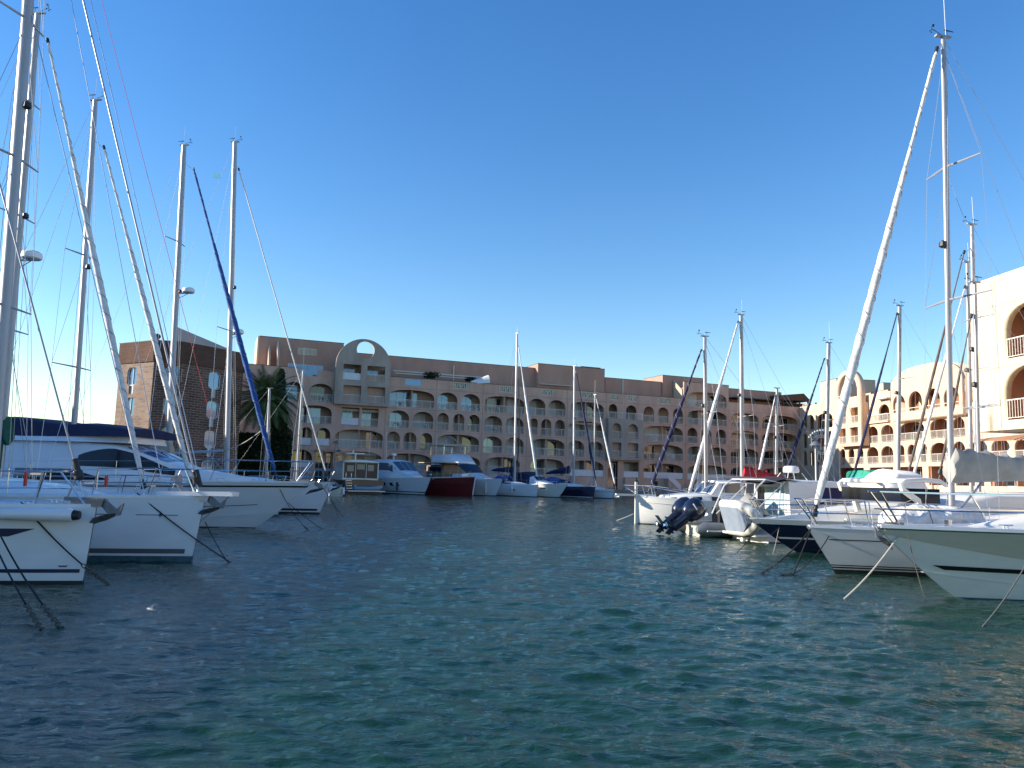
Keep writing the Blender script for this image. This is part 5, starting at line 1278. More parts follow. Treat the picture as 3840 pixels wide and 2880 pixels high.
for x in (-1.0, -3.4): MB().lathe((x, -f4.edge(x, -.15), 1.0), [(.02, .75), (.08, .7), (.17, .6), (.17, -.6), (.06, -.7), (.02, -.72)], 8).build("fender", M['rubber_w'], f4.root)
def fsail(px, label, L, B, fb, hull, mbase, mhead, foot, top, extra=0, **kw):
    p = fpos(px, extra); b = Boat("sailing_yacht", label, "sailing yacht", p, HF, L, B, fb, fb * .88, over=.3, q=.6, pe=1.9, pw=1.5, hull=hull, foul='foul_black')
    mb = b.uz(*mbase); mh = b.uz(*mhead); slx = (mh[0] - mb[0]) / (mh[1] - mb[1]); zb = fb + .2
    b.rig((mb[0] + slx * (zb - mb[1]), zb), mh, sail=True, sail_foot=b.uz(*foot), sail_top=b.uz(*top), thin=.011, **kw)
    b.simple_coachroof(-B * .5, -L * .65, h=.4); b.pulpit(-1.2); b.lifelines(-1.2, n=4, wires=1); b.pushpit(); return b
f5 = fsail(2012, "white sailing yacht with navy sail covers and blue dodger right of the flybridge cruiser", 11, 3.8, 1.5, 'gel', (1930, 1760), (1939, 1250), (2013, 1788), (1944, 1300), sm='sail', sr=.12, r=.19, spreaders=((.32, .9), (.6, .8)), boom=((-4.6, 3.1), (-9, 3.2)), cover='c_navy', cover_h=.8)
f5.sprayhood(-5.2, 1.3, 1.7, 1.0, 1.6, 'c_blue'); f5.patch([(.25, .75), (.31, .75), (.31, .88), (.25, .88)], 'glass')
MB().lathe((-3.0, -f5.edge(-3, -.12), .9), [(.02, .45), (.1, .35), (.1, -.35), (.02, -.42)], 8).build("fender", M['plastic'], f5.root)
MB().tube([f5_p for f5_p in [(-4.2, .3, 1.9), (-3.9, .3, 9), (-4.0, .0, 15)]], .07, 6).build("inner_furled_sail", M['black'], f5.root)
f6 = motor(2094, "pale grey hulled open motor boat between the white and the navy yachts", 9, 3.2, 1.7, 1.6, hull='gelc', name="motor_boat")
s6 = [(-1.0, .6, .5, 1.5, 1.65), (-3.0, 1.1, .95, 1.4, 2.0), (-3.8, 1.2, 1.0, 1.4, 2.6), (-4.2, 1.2, 1.1, 1.4, 2.5)]; f6.cabin(s6, 'gel', "cuddy"); f6.screen(s6[1], s6[2], 'glass'); f6.pulpit(-2, h=.6); f6.patch([(.2, 1.05), (.27, 1.05), (.28, 1.2), (.2, 1.2)], 'glass')
s6b = [(-4.6, 1.0, .6, 1.4, 2.6), (-5.4, 1.3, 1.1, 1.4, 3.1), (-8.2, 1.3, 1.1, 1.4, 2.9), (-8.8, 1.2, .9, 1.4, 2.2)]; f6.cabin(s6b, 'c_navy', "cockpit_cover")
f7 = fsail(2226, "navy blue hulled sailing yacht with a black furled headsail", 11, 3.7, 1.5, 'navy', (2151, 1790), (2154, 1372), (2232, 1795), (2162, 1400), sm='c_navy', sr=.13, r=.17, spreaders=((.33, .9), (.62, .8)), boom=((-4.6, 3.3), (-9, 3.0)), cover='c_navy', cover_h=.9)
f7.band(.08, .16, 'gel', .01, 1); f7.sprayhood(-5.6, 1.3, 1.7, .9, 2.2, 'c_blue')
f8 = fsail(2297, "small white sailing boat at the end of the far row near the walker", 7.5, 2.7, 1.15, 'gel', (2228, 1790), (2231, 1480), (2306, 1815), (2236, 1495), sm='sail', sr=.10, r=.12, spreaders=((.45, .7),), antenna=1.9)
f8.band(.82, .87, 's_grey', .0, 1)
f9 = motor(2330, "little pale tender at the foot of the quay beside the small white sailing boat", 3.6, 1.6, .6, .4, hull='gelg', name="tender", foul=None, extra=-4); f9.root['category'] = "tender"
MB().box(-2, -1.7, -.6, .6, .45, .5).build("thwart", M['teak'], f9.root)
# ================================================================ RIGHT ROW (bows to the left)
HR = R(193)
# 1 near motor cruiser
Wr = water(3583, 2242); r1 = Boat("motor_cruiser", "sunlit white sports cruiser with a black side stripe, nearest on the sunny row", "motor cruiser", (Wr.x, Wr.y), HR, 12.5, 4.1, 1.36, 1.30, over=1.75, ro=.9, q=1.3, pe=2.2, pw=1.35, kw=.92, tw=.95, hull='gelr', foul='foul_blue', foul_h=.02, sheerp=1.2)
r1.band(lambda t: .72 - .16 * min(1, t * 3) + .5 * (1 - t) ** 9, lambda t: r1.sheer(t) - .06, 'gelru', 0, 1, name="upper_hull", o=.012)
r1.band(lambda t: .56 - .10 * min(1, t * 3), lambda t: .645 - .11 * min(1, t * 3), 's_black', .025, 1, name="stripe", o=.016, slant=-.008)
r1.band(lambda t: .40 * (1 - t) ** 5 + .08, lambda t: .40 * (1 - t) ** 5 + .11, 'gelw', .0, .9, name="spray_rail", o=.03)
r1.band(lambda t: r1.sheer(t) - .06, lambda t: r1.sheer(t) - .035, 'steel', 0, 1, name="rubbing_strake", o=.02)
r1.patch([(.125, .98), (.16, .82), (.34, .78), (.34, 1.0)], 'glass', o=.03)
E1 = lambda x, k: r1.edge(x) * k
def S1(px, py, k, kt=.82, off=.8):
    x, z = r1.uz(px, py, off); return (x, E1(x, k), E1(x, k) * kt, r1.dz(x) - .02, z)
c1 = [(-.15, E1(-.15, .5), E1(-.15, .4), 1.3, 1.36), (-1.0, E1(-1.0, .66), E1(-1.0, .5), 1.3, 1.47), (-2.3, E1(-2.3, .74), E1(-2.3, .6), 1.3, 1.66), (-4.0, E1(-4, .8), E1(-4, .66), 1.3, 1.82), (-5.5, E1(-5.5, .84), E1(-5.5, .7), 1.28, 1.95), (-7.2, E1(-7, .86), E1(-7, .74), 1.28, 2.75), (-10.5, E1(-10, .86), E1(-10, .76), 1.28, 2.85)]
r1.cabin(c1, 'gelw', "foredeck_moulding", crown=.10); r1.screen(c1[4], c1[5], 'glass', .05, .95, .9); r1.cwin(c1, -6.6, -10, .45, .85, 'glass')
r1.hatch(-2.6, 0, .6, z=1.84); MB().box(-5.1, -3.3, -.75, .75, 1.93, 2.02).build("sun_pad", M['c_white'], r1.root)
r1.pulpit(-3.6, h=.66, tip=.12, r=.02); r1.lifelines(-3.6, n=5, wires=2, h=.66); r1.anchor(.5, z=1.34, x=1.5); r1.cleats((-.9, -4.4))
b = MB(); b.box(-.2, .9, -.12, .12, 1.33, 1.36); b.cyl((.1, 0, 1.36), (.1, 0, 1.5), .07, 10); b.build("windlass", M['steel'], r1.root)
# 2 grey-white yacht with black boot stripes
Wr = water(3133, 2148); r2 = Boat("sailing_yacht", "white yacht with triple black waterline stripes and a big grey mainsail cover", "sailing yacht", (Wr.x, Wr.y), HR, 12.8, 4.1, 1.12, 1.05, over=.78, ro=1.0, q=.62, pe=1.85, pw=1.5, hull='gelg2', foul='foul_black', foul_h=.09)
r2.band(.12, .155, 's_black', .0, 1); r2.band(.18, .205, 's_black', .0, 1); r2.band(.80, .825, 's_black', .02, 1, name="pinstripe")
for i in range(9): pass
r2.pulpit(-1.5, h=.66, tip=.32, r=.018); r2.lifelines(-1.5, n=6, h=.62); r2.cleats((-.8,)); r2.pushpit()
r2.simple_coachroof(-3.6, -9, h=.42)
mb = r2.uz(3566, 1700); mh = r2.uz(3538, 141); slx = (mh[0] - mb[0]) / (mh[1] - mb[1]); zb = 1.35
bo1 = r2.uz(3582, 1779); bo2 = r2.uz(4150, 1750)
r2.rig((mb[0] + slx * (zb - mb[1]), zb), mh, r=.088, sail=True, sm='sail', sr=.085, sail_foot=r2.uz(3061, 1897), sail_top=r2.uz(3510, 195), spreaders=((.435, 1.15), (.715, .95)), thin=.007, antenna=1.7, boom=((bo1[0], bo1[1]), (bo2[0], bo1[1] + .05)), cover='c_grey', cover_h=.80, cover_sag=.14)
# crinkled sail bag on the foredeck
bag = thing("sail_bag", "crumpled white sail bag lying on the foredeck of the grey-white yacht", "sail bag", r2.fr.W(-1.4, 0, 1.16), HR)
rg = []
for i in range(71):
    f = i / 70; rr = (math.sin(math.pi * min(1, f * 1.02 + .01)) ** .35); x = -f * 3.1; row = []
    for k in range(28):
        a = 2 * math.pi * k / 28; w_ = noise.noise(Vector((x * 3.2, math.cos(a) * 1.3, math.sin(a) * 1.3))) * .11 + noise.noise(Vector((x * 9, math.cos(a) * 2, math.sin(a) * 2 + 5))) * .06
        row.append((x, (.62 + w_) * rr * math.cos(a), max(0, (.30 + (.32 + w_) * math.sin(a)) * rr * (1 - .25 * f))))
    rg.append(row)
MB().loft(rg).build("cloth", M['c_crink'], bag, sharp=80)
MB().tube([(-.9, -.66, .1), (-.9, -.5, .5), (-.9, 0, .68), (-.9, .5, .5), (-.9, .66, .1)], .012, 5).build("lashing", M['rope_g'], bag)
# 3 navy hulled motor boat with white deck
Wr = water(2987, 2070); r3 = Boat("motor_boat", "motor boat with navy hull, white stripe and broad white foredeck", "motor boat", (Wr.x, Wr.y), R(192), 8.5, 3.0, 1.02, .95, over=1.65, ro=.9, q=1.3, pe=2.4, pw=1.4, kw=.9, tw=.92, hull='navy', foul=None, sheerp=1.0)
r3.band(lambda t: r3.sheer(t) - .14, lambda t: r3.sheer(t) + .02, 'gelw', 0, 1, name="gunwale", o=.03); r3.band(.42, .475, 'gelw', .01, 1)
E3 = lambda x, k: r3.edge(x) * k
c3 = [(1.0, .25, .15, .98, 1.05), (.2, E3(-.2, .6), E3(-.2, .4), .98, 1.18), (-1.2, E3(-1.2, .8), E3(-1.2, .6), .97, 1.40), (-3.0, E3(-3, .84), E3(-3, .66), .96, 1.58), (-5.0, E3(-5, .84), E3(-5, .66), .95, 1.66), (-5.3, E3(-5, .84), E3(-5, .66), .95, 1.2)]
r3.cabin(c3, 'gelw', "foredeck_moulding", crown=.12); r3.pulpit(-1.7, h=.62, tip=.0); r3.lifelines(-1.7, n=3, h=.55, wires=1); r3.cleats((-.2,)); r3.hatch(-1.9, 0, .45, z=1.50)
b = MB(); b.box(.9, 1.7, -.1, .1, 1.02, 1.07); b.build("bow_roller", M['steel'], r3.root)
# 4 small pilothouse boat, stern to the channel
ps = wpt(2812, 30.0); hd4 = R(16); d4 = Vector((math.cos(hd4), math.sin(hd4)))
r4 = Boat("pilothouse_boat", "white pilothouse fishing boat with dark blue cabin windows and a folded navy bimini", "motor boat", (ps[0] + d4.x * 7.2, ps[1] + d4.y * 7.2), hd4, 7.2, 2.8, 1.25, .95, over=.8, ro=.9, q=1.1, pe=2.2, pw=1.5, kw=.92, tw=.95, hull='gelw', foul='foul_black', foul_h=.04)
r4.band(.40, .46, 's_navy', 0, 1)
xf = lambda px, py=1850: r4.uz(px, py, -.9)[0]
xa, xb = xf(2945), xf(3215); zt4 = r4.uz(3050, 1806, -.9)[1]
c4 = [(xb + .55, .5, .4, 1.0, 1.35), (xb, .95, .85, 1.0, zt4 - .42), (xb - .35, 1.15, 1.0, 1.0, zt4 - .12), (xb - .8, 1.2, 1.08, .95, zt4), (xa, 1.2, 1.1, .9, zt4 + .02)]
r4.cabin(c4, 'gelw', "wheelhouse", crown=.05)
for sd in (1, -1): r4.cwin(c4, xa + 1.2, xb - .25, .38, .84, 'win_navy', "cabin_window", sides=(sd,), sl0=.25)
b = MB()
for f in (.35, .72): x = xa + 1.2 + (xb - .3 - xa - 1.2) * f; p0 = r4.cside(c4, x, .38, -1, .03); p1 = r4.cside(c4, x - .04, .84, -1, .03); b.tube([p0, p1], .022, 5)
b.build("window_bar", M['gelw'], r4.root)
o = MB().box(xa - .03, xa - .005, -.95, .95, .95, zt4 - .15).build("aft_bulkhead", M['gelw'], r4.root, sharp=None)
for y0, y1 in ((-.85, -.3), (-.22, .3), (.38, .85)): MB().box(xa - .05, xa - .031, y0, y1, 1.0, zt4 - .25).build("door_pane", M['pcurt'] if y0 < 0 else M['glass'], r4.root, sharp=None)
b = MB()
for y in (-1.15, 1.15):
    b.tube([(xa - .5, y, .95), (xa - .35, y * .98, zt4 - .1), (xa - 1.0, y * .98, zt4 + .02)], .028, 6); b.tube([(xa - 1.9, y, .95), (xa - 1.35, y, zt4 - .25), (xa - 1.0, y * .98, zt4 + .02)], .028, 6); b.tube([(xa - 1.7, y, .95), (xa - .2, y, zt4 - .05)], .02, 6)
b.tube([(xa - 1.0, -1.13, zt4 + .02), (xa - 1.0, 1.13, zt4 + .02)], .025, 6); b.build("bimini_frame", M['frame'], r4.root)
rg = [[(xa + .4 - i * .38, y, zt4 + .06 + .10 * math.sin(i * 1.1 + .6) - .05 * y * y) for y in (-1.15, -.6, 0, .6, 1.15)] for i in range(5)]
b = MB(); b.loft(rg, closed=False); b.loft([[(p[0], p[1], p[2] - .07) for p in r] for r in rg], closed=False); b.build("bimini", M['black_c'], r4.root)
xr = xf(3022, 1780); b = MB()
for dx in (-.3, .3):
    for y in (-.25, .25): b.tube([(xr + dx * 1.6, y * 1.6, zt4), (xr + dx, y, zt4 + .32)], .018, 5)
b.build("roof_rack", M['frame'], r4.root)
MB().lathe((xr, 0, zt4 + .32), [(.2, 0), (.30, .02), (.31, .12), (.30, .16), (.27, .24), (.2, .27), (.02, .28)], 14).build("radar_dome", M['plastic'], r4.root)
b = MB(); b.tube([(-7.15, 0, .75), (-7.45, 0, .55), (-7.5, 0, -.1)], [.14, .13, .09], 8); b.build("outdrive", M['plastic'], r4.root)
MB().box(-7.75, -7.15, -1.25, 1.25, .22, .30).build("swim_platform", M['gelw'], r4.root)
gc4 = MB(); rg = []
for i in range(9): f = i / 8; rg.append([(xa - 1.5 + f * 1.2, .2 + (y - .2) * (.3 + .7 * math.sin(math.pi * f * .8 + .3)), .95 + max(0, (.85 * math.sin(math.pi * min(1, f * .9 + .1))) * (1 - abs(y) ** 1.5))) for y in (-.95, -.5, 0, .5, .95)])
gc4.loft(rg, closed=False); gc4.build("cockpit_cover", M['c_grey'], r4.root)
rail = MB(); rail.tube([(-7.1, 1.3, 1.4), (-7.1, -1.3, 1.4), (-5, -1.35, 1.45)], .02, 5); rail.tube([(-7.1, -1.3, .9), (-7.1, -1.3, 1.4)], .018, 5); rail.tube([(-7.1, 1.3, .9), (-7.1, 1.3, 1.4)], .018, 5); rail.build("stern_rail", M['steel'], r4.root)
# tilted off-white dinghy on the stern
q = wpt(2768, 29.3); dg = dinghy("inflatable_dinghy", "off-white inflatable dinghy tipped on its side behind the pilothouse boat", (q[0] + .15, q[1], .12), 0, 2.0, 1.4, .19, 'rubber_w', floor='rubber_l')
_x = Vector((.22, -.97, 0)).normalized(); _z = Vector((.93, .26, .30)); _z = (_z - _x * _z.dot(_x)).normalized(); _y = _z.cross(_x); _m = Matrix((_x, _y, _z)).transposed()
dg.rotation_euler = _m.to_euler(); dg.location = Vector((q[0], q[1], .83)) - _m @ Vector((1.0, 0, .1))
# 5 grey RIB with twin dark outboards
q = wpt(2600, 32.0); rib = thing("rigid_inflatable", "grey inflatable boat with huge tilted dark blue outboards", "inflatable boat", (q[0], q[1], 0), R(12))
for sd in (1, -1):
    b = MB(); b.tube([(-.3, sd * .95, .30), (0, sd * .95, .30), (3.2, sd * .95, .32), (4.4, sd * .6, .42), (5.0, sd * .1, .5)], [.12, .29, .29, .27, .24], 14); b.build("tube", M['rubber'], rib, sharp=60)
    b = MB(); b.tube([(0, sd * 1.245, .26), (3.2, sd * 1.245, .28), (4.4, sd * .88, .38)], .035, 6); b.build("rubbing_strip", M['rail_w'], rib)
MB().loft([[(0, -.8, .1), (0, 0, -.3), (0, .8, .1), (0, .8, .4), (0, -.8, .4)], [(3, -.7, .12), (3, 0, -.25), (3, .7, .12), (3, .7, .4), (3, -.7, .4)], [(4.7, -.1, .3), (4.7, 0, .2), (4.7, .1, .3), (4.7, .1, .45), (4.7, -.1, .45)]]).build("hull", M['gelg'], rib)
b = MB(); b.box(1.0, 1.7, -.35, .35, .4, 1.15); b.build("console", M['black'], rib); 
for x in (.55, 1.0, 1.4, 1.75): MB().tube([(x, .85, .72), (x + .06, .8, .86)], [.09, .10], 8).build("rod_case", M['plastic' if x in (.55, 1.0) else 'black'], rib)

for y in (-.42, .42):
    e = bpy.data.objects.new("outboard", None); COL.objects.link(e); e.parent = rib; e.location = (-.25, y * 1.15, .86); e.rotation_euler = (0, R(52), 0); e.scale = (1.5, 1.5, 1.0)
    b = MB(); prof = [(.60, .10, .06), (.56, .22, .17), (.35, .30, .235), (.1, .31, .24), (-.15, .26, .20), (-.3, .17, .13)]
    b.loft([[(-.08 + a * math.cos(t), c * math.sin(t), h) for t in [2 * math.pi * k / 16 for k in range(16)]] for h, a, c in prof]); b.build("cowl", M['outboard'], e, sharp=60)
    b = MB(); b.loft([[(-.06 + a * math.cos(t), c * math.sin(t), h) for t in [2 * math.pi * k / 10 for k in range(10)]] for h, a, c in ((-.28, .15, .10), (-.6, .13, .08), (-1.0, .11, .05))]); b.box(-.42, .05, -.10, .10, -.98, -.95); b.tube([(-.2, 0, -1.12), (.05, 0, -1.12)], [.07, .03], 8); b.prism([(.0, -1.0), (-.14, -1.0), (-.1, -1.4), (.02, -1.3)], -.012, .012); b.build("leg", M['outboard'], e)
    b = MB()
    for k in range(3):
        a = k * 2.09 + y; b.add([(-.24, 0, -1.12), (-.27, .17 * math.cos(a) - .05 * math.sin(a), -1.12 + .17 * math.sin(a) + .05 * math.cos(a)), (-.22, .17 * math.cos(a) + .05 * math.sin(a), -1.12 + .17 * math.sin(a) - .05 * math.cos(a))], [(0, 1, 2)])
    b.cyl((-.3, 0, -1.12), (-.18, 0, -1.12), .045, 8); b.build("propeller", M['steel'], e)
    MB().box(-.30, -.10, y / abs(y) * .236 - .004, y / abs(y) * .236 + .004, .12, .17).build("cowl_stripe", M['steel'], e, sharp=None)
# 6 classic double-ended motor sailer
Wr = water(2388, 1964); r6 = Boat("motor_sailer", "classic white motor sailer with plumb stem post, bowsprit and sloping wheelhouse", "motor sailer", (Wr.x, Wr.y), R(192), 11.5, 3.7, 1.42, 1.15, over=.03, ro=1, q=.45, pe=2.9, pw=2.3, kw=.80, tm=.5, hull='gelw', foul='foul_black', foul_h=.04, deck='deck', sheerp=3.0)
r6.band(lambda t: r6.sheer(t) - .30, lambda t: r6.sheer(t) - .27, 'gelc', 0, 1, name="rubbing_strake", o=.03)
b = MB(); b.box(-.02, .11, -.05, .05, -.3, 2.12); b.build("stem_post", M['gelw'], r6.root)
MB().box(-1.0, 1.15, -.10, .10, 1.40, 1.50).build("bowsprit", M['gelw'], r6.root); MB().cyl((1.0, -.06, 1.38), (1.2, .06, 1.38), .08, 8).build("anchor_roller", M['steel'], r6.root)
r6.pulpit(-1.3, h=.52, tip=.85); 
b = MB(); b.tube([(-1.3, r6.edge(-1.3), 1.85), (-4.6, r6.edge(-4.6), 1.42)], .02, 5); b.tube([(-1.3, -r6.edge(-1.3), 1.85), (-4.6, -r6.edge(-4.6), 1.42)], .02, 5); b.build("lifeline", M['steel'], r6.root)
def S6(px, py, k, kt=.88):
    x, z = r6.uz(px, py, 1.0); e = r6.edge(x) * k; return (x, e, e * kt, 1.0, z)
c6 = [S6(2495, 1892, .5), S6(2515, 1860, .66), S6(2580, 1855, .74), S6(2660, 1854, .8), S6(2900, 1858, .82)]
r6.cabin(c6, 'gelw', "coachroof")
xw = lambda px: r6.uz(px, 1880, 1.2)[0]
for p0, p1 in ((2532, 2552), (2606, 2636), (2668, 2700)): r6.cwin(c6, xw(p0), xw(p1), .45, .8, 'glass', "portlight", n=2)
c6w = [S6(2662, 1857, .72), S6(2696, 1806, .66, .9), S6(2900, 1806, .68, .9), S6(2910, 1857, .7)]
c6w = [(a, w1, w2, 1.35, z1) for a, w1, w2, z0, z1 in c6w]; r6.cabin(c6w, 'gelw', "wheelhouse"); r6.screen(c6w[0], c6w[1], 'hatch', .12, .85, .86, bars=1); r6.cwin(c6w, xw(2715), xw(2780), .38, .88, 'hatch', "wheelhouse_window"); r6.cwin(c6w, xw(2795), xw(2870), .38, .88, 'hatch', "wheelhouse_window")
def rigpx(b, mbase, mhead, zb, **kw):
    mb = b.uz(*mbase); mh = b.uz(*mhead); slx = (mh[0] - mb[0]) / (mh[1] - mb[1])
    for k in ('sail_foot', 'sail_top'):
        if k in kw: kw[k] = b.uz(*kw[k]); kw['sail'] = True
    if 'boom' in kw: kw['boom'] = tuple(b.uz(*q) for q in kw['boom'])
    b.rig((mb[0] + slx * (zb - mb[1]), zb), mh, **kw)
rigpx(r6, (2648, 1840), (2643, 1262), 1.7, r=.105, sm='c_navy', sr=.085, sail_foot=(2441, 1826), sail_top=(2627, 1320), spreaders=((.50, .85),), boom=((2660, 1784), (2840, 1795)), thin=.008, antenna=0, chain=.95)
def rsail(label, px, d, L, B, fb, mbase, mhead, foot, top, head=HR, coach=True, **kw):
    b = Boat("sailing_yacht", label, "sailing yacht", wpt(px, d), head, L, B, fb, fb * .88, over=.35, q=.6, pe=1.9, pw=1.5, hull='gelw', foul='foul_blue')
    rigpx(b, mbase, mhead, fb + .3, sail_foot=foot, sail_top=top, **kw)
    if coach: b.simple_coachroof(-B * .5, -L * .62, h=.38)
    b.pulpit(-1.2); b.lifelines(-1.2, n=4); b.pushpit(); return b
rsail("yacht with a bright red sail cover behind the motor sailer", 2588, 46.5, 11, 3.7, 1.2, (2785, 1850), (2779, 1181), (2581, 1862), (2766, 1212), r=.135, sm='sail', sr=.095, spreaders=((.43, .95),), boom=((2792, 1812), (2985, 1818)), cover='c_red', cover_h=1.15, cover_sag=.35, thin=.009)
rsail("smaller yacht with a short bare mast and pale furled sail beyond the red sail cover", 2842, 54, 8.5, 2.9, 1.0, (2911, 1835), (2914, 1456), (2842, 1792), (2907, 1488), r=.10, sm='sail', sr=.075, spreaders=((.33, .55), (.65, .6)), gear=False, thin=.009, antenna=0)
rsail("yacht with a navy furled headsail whose mast stands beside the street lamp", 2930, 47, 11, 3.6, 1.1, (3097, 1800), (3108, 1286), (2941, 1800), (3089, 1352), r=.135, sm='c_navy', sr=.075, spreaders=((.50, .8),), thin=.009, antenna=1.3)
rsail("yacht with a blue furled headsail and crossed spreader in front of the round gable", 3185, 42, 11.5, 3.7, 1.1, (3368, 1800), (3374, 1147), (3196, 1800), (3362, 1182), r=.125, sm='c_navy', sr=.06, spreaders=((.62, .95),), thin=.008, antenna=0)
rsail("tall masted yacht with a brown furled headsail in front of the cream building", 3380, 31, 12, 3.9, 1.1, (3663, 1700), (3645, 843), (3402, 1792), (3614, 952), r=.10, sm='rope_br', sr=.045, spreaders=((.35, 1.0), (.66, .85)), thin=.008, antenna=1.2)
rsail("yacht with a white furled headsail tight beside the tall mast", 3405, 34.5, 11.5, 3.7, 1.1, (3641, 1690), (3628, 984), (3424, 1790), (3617, 1082), r=.10, sm='sail', sr=.06, spreaders=((.55, .9),), thin=.008)
rsail("yacht with a thin dark furled headsail closest to the cream building corner", 3520, 27.5, 10, 3.4, 1.0, (3670, 1700), (3656, 1060), (3529, 1752), (3641, 1192), r=.075, sm='rope_br', sr=.04, spreaders=((.45, .8),), thin=.007, antenna=0)
# enclosed canopy boat with navy foredeck cover
r8 = Boat("motor_boat", "motor boat under a white peaked canopy with a long navy foredeck cover", "motor boat", wpt(3150, 26.5), HR, 9.5, 3.2, 1.2, 1.1, over=.9, ro=.9, q=1.2, hull='gelw', foul='foul_black')
def Sx(b, px, py, w, wt=.85, off=.9, z0=1.1):
    x, z = b.uz(px, py, -.7); return (x, w, w * wt, z0, z)
b8 = [Sx(r8, 3130, 1898, .5), Sx(r8, 3180, 1862, .95), Sx(r8, 3230, 1853, 1.3), Sx(r8, 3330, 1856, 1.4), Sx(r8, 3420, 1862, 1.4)]
r8.cabin(b8, 'c_navyb', "foredeck_cover")
b8c = [Sx(r8, 3203, 1842, .9, .8, .9, 1.5), Sx(r8, 3225, 1806, 1.15, .7, .9, 1.5), Sx(r8, 3262, 1772, 1.2, .6, .9, 1.5), Sx(r8, 3345, 1780, 1.2, .6, .9, 1.5), Sx(r8, 3362, 1850, 1.2, .7, .9, 1.5)]
r8.cabin(b8c, 'c_white', "canopy", crown=.18)
# arch cruiser
r9 = Boat("motor_cruiser", "white cruiser with a swept targa arch between the canopy boat and the grey sail cover", "motor cruiser", wpt(3300, 23.3), HR, 10.5, 3.4, 1.15, 1.1, over=1.2, ro=.9, q=1.2, hull='gelw', foul='foul_black')
b9c = [Sx(r9, 3330, 1905, .6), Sx(r9, 3400, 1880, 1.2), Sx(r9, 3470, 1862, 1.4), Sx(r9, 3560, 1850, 1.4), Sx(r9, 3760, 1850, 1.45)]
r9.cabin(b9c, 'gelw', "deckhouse")
P9 = [r9.uz(px, py, 1.2) for px, py in ((3440, 1930), (3425, 1876), (3372, 1838), (3363, 1815), (3378, 1804), (3450, 1800), (3510, 1806), (3540, 1825), (3560, 1930))]
b = MB(); b.tube([(x, 1.35, z) for x, z in P9], [.10, .10, .09, .08, .07, .07, .07, .07, .06], 8); b.tube([(x, -1.35, z) for x, z in P9], [.10, .10, .09, .08, .07, .07, .07, .07, .06], 8); b.tube([(P9[4][0], 1.35, P9[4][1]), (P9[4][0], -1.35, P9[4][1])], .07, 8); b.tube([(P9[4][0], 1.35, P9[4][1]), (P9[4][0], -1.35, P9[4][1])], .05, 8); b.build("targa_arch", M['gelw'], r9.root)
x0, z0 = P9[4]; MB().box(x0 - 1.2, x0 + .1, -1.3, 1.3, z0 - .62, z0 - .2).build("windscreen", M['glass'], r9.root)
# green covered launch farther back
r10 = Boat("launch", "white launch with a bright green cockpit cover near the sunlit wing", "launch", wpt(3135, 40), HR, 8, 2.9, 1.6, 1.5, over=.8, ro=.9, q=1.1, hull='gelw', foul='foul_black')
g = [Sx(r10, 3172, 1795, .9, .8, .9, 1.5), Sx(r10, 3185, 1768, 1.1, .85, .9, 1.5), Sx(r10, 3240, 1766, 1.1, .85, .9, 1.5), Sx(r10, 3262, 1795, 1.0, .8, .9, 1.5)]
r10.cabin(g, 'c_green', "cockpit_cover"); g2 = [Sx(r10, 3150, 1812, .5, .8, .9, 1.2), Sx(r10, 3165, 1798, 1.2, .95, .9, 1.2), Sx(r10, 3300, 1796, 1.2, .95, .9, 1.2)]; r10.cabin(g2, 'gelw', "deckhouse")

# ---------------------------------------------------------------- mooring lines
Wd = lambda b, x, y, z: b.fr.W(x, y, z)
rope("black mooring rope ending in rusty chain off the bow of the nearest shaded yacht", Wd(b1, -.95, -b1.edge(-.95, -.02), 1.42), water(409, 2192), .10, .014, chain=.30)
rope("dark mooring rope dropping across the nearest shaded hull to a chain, right strand", Wd(b1, b1.uz(-45, 1900, -1.75)[0], -1.75, 1.36), water(235, 2362), .12, .014, chain=.22)
rope("dark mooring rope dropping across the nearest shaded hull to a chain, left strand", Wd(b1, b1.uz(-75, 1900, -1.78)[0], -1.78, 1.36), water(160, 2366), .10, .014, chain=.22)
rope("upper of two black mooring ropes off the bow of the star-line yacht", Wd(b2, -1.1, -b2.edge(-1.1, -.02), 1.52), water(866, 2110), .06, .015)
rope("lower of two black mooring ropes off the bow of the star-line yacht", Wd(b2, .2, .1, .9), water(858, 2114), .04, .011)
rope("mooring rope from the foredeck of the motor cruiser in shade", Wd(b5, .4, -b5.edge(-.05, 0) - .1, 1.78), water(1212, 1986), .12, .014, chain=.12)
rope("second mooring rope hanging from the motor cruiser bow", Wd(b5, .9, -.3, 1.75), water(1157, 1988), .2, .012, chain=.12)
rope("mooring rope off the yacht with the navy waterline stripe", Wd(b7, .1, -.1, 1.55), water(1292, 1940), .15, .014)
rope("twin strand mooring rope off the yacht with the navy waterline stripe", Wd(b7, .3, .1, 1.55), water(1272, 1938), .1, .012)
rope("pale mooring rope slanting left from the near sports cruiser bow", Wd(r1, 1.3, .1, 1.22), water(3165, 2246), .08, .016, 'rope_w')
rope("thin pale mooring rope slanting right from the near sports cruiser bow", Wd(r1, 1.2, .2, 1.2), water(3470, 2244), .08, .008, 'rope_g')
rope("braided mooring rope crossing the near sports cruiser hull", Wd(r1, r1.uz(3900, 2040, 2.0)[0], 2.0, 1.30), water(3684, 2350), .10, .012, 'rope_g')
rope("dark mooring rope and chain from the bow of the grey-white yacht", Wd(r2, .7, .05, 1.05), water(2850, 2152), .12, .018, chain=.33)
rope("short chain strand beside the mooring rope of the grey-white yacht", Wd(r2, .3, .2, .9), water(2928, 2156), .25, .012, chain=.5)
rope("black sleeved rope hanging straight down off the grey-white yacht", Wd(r2, .75, .1, 1.0), water(2974, 2156), .0, .02)
rope("thin dark mooring rope under the navy motor boat bow", Wd(r3, 1.3, .1, .95), water(2764, 2072), .06, .010)
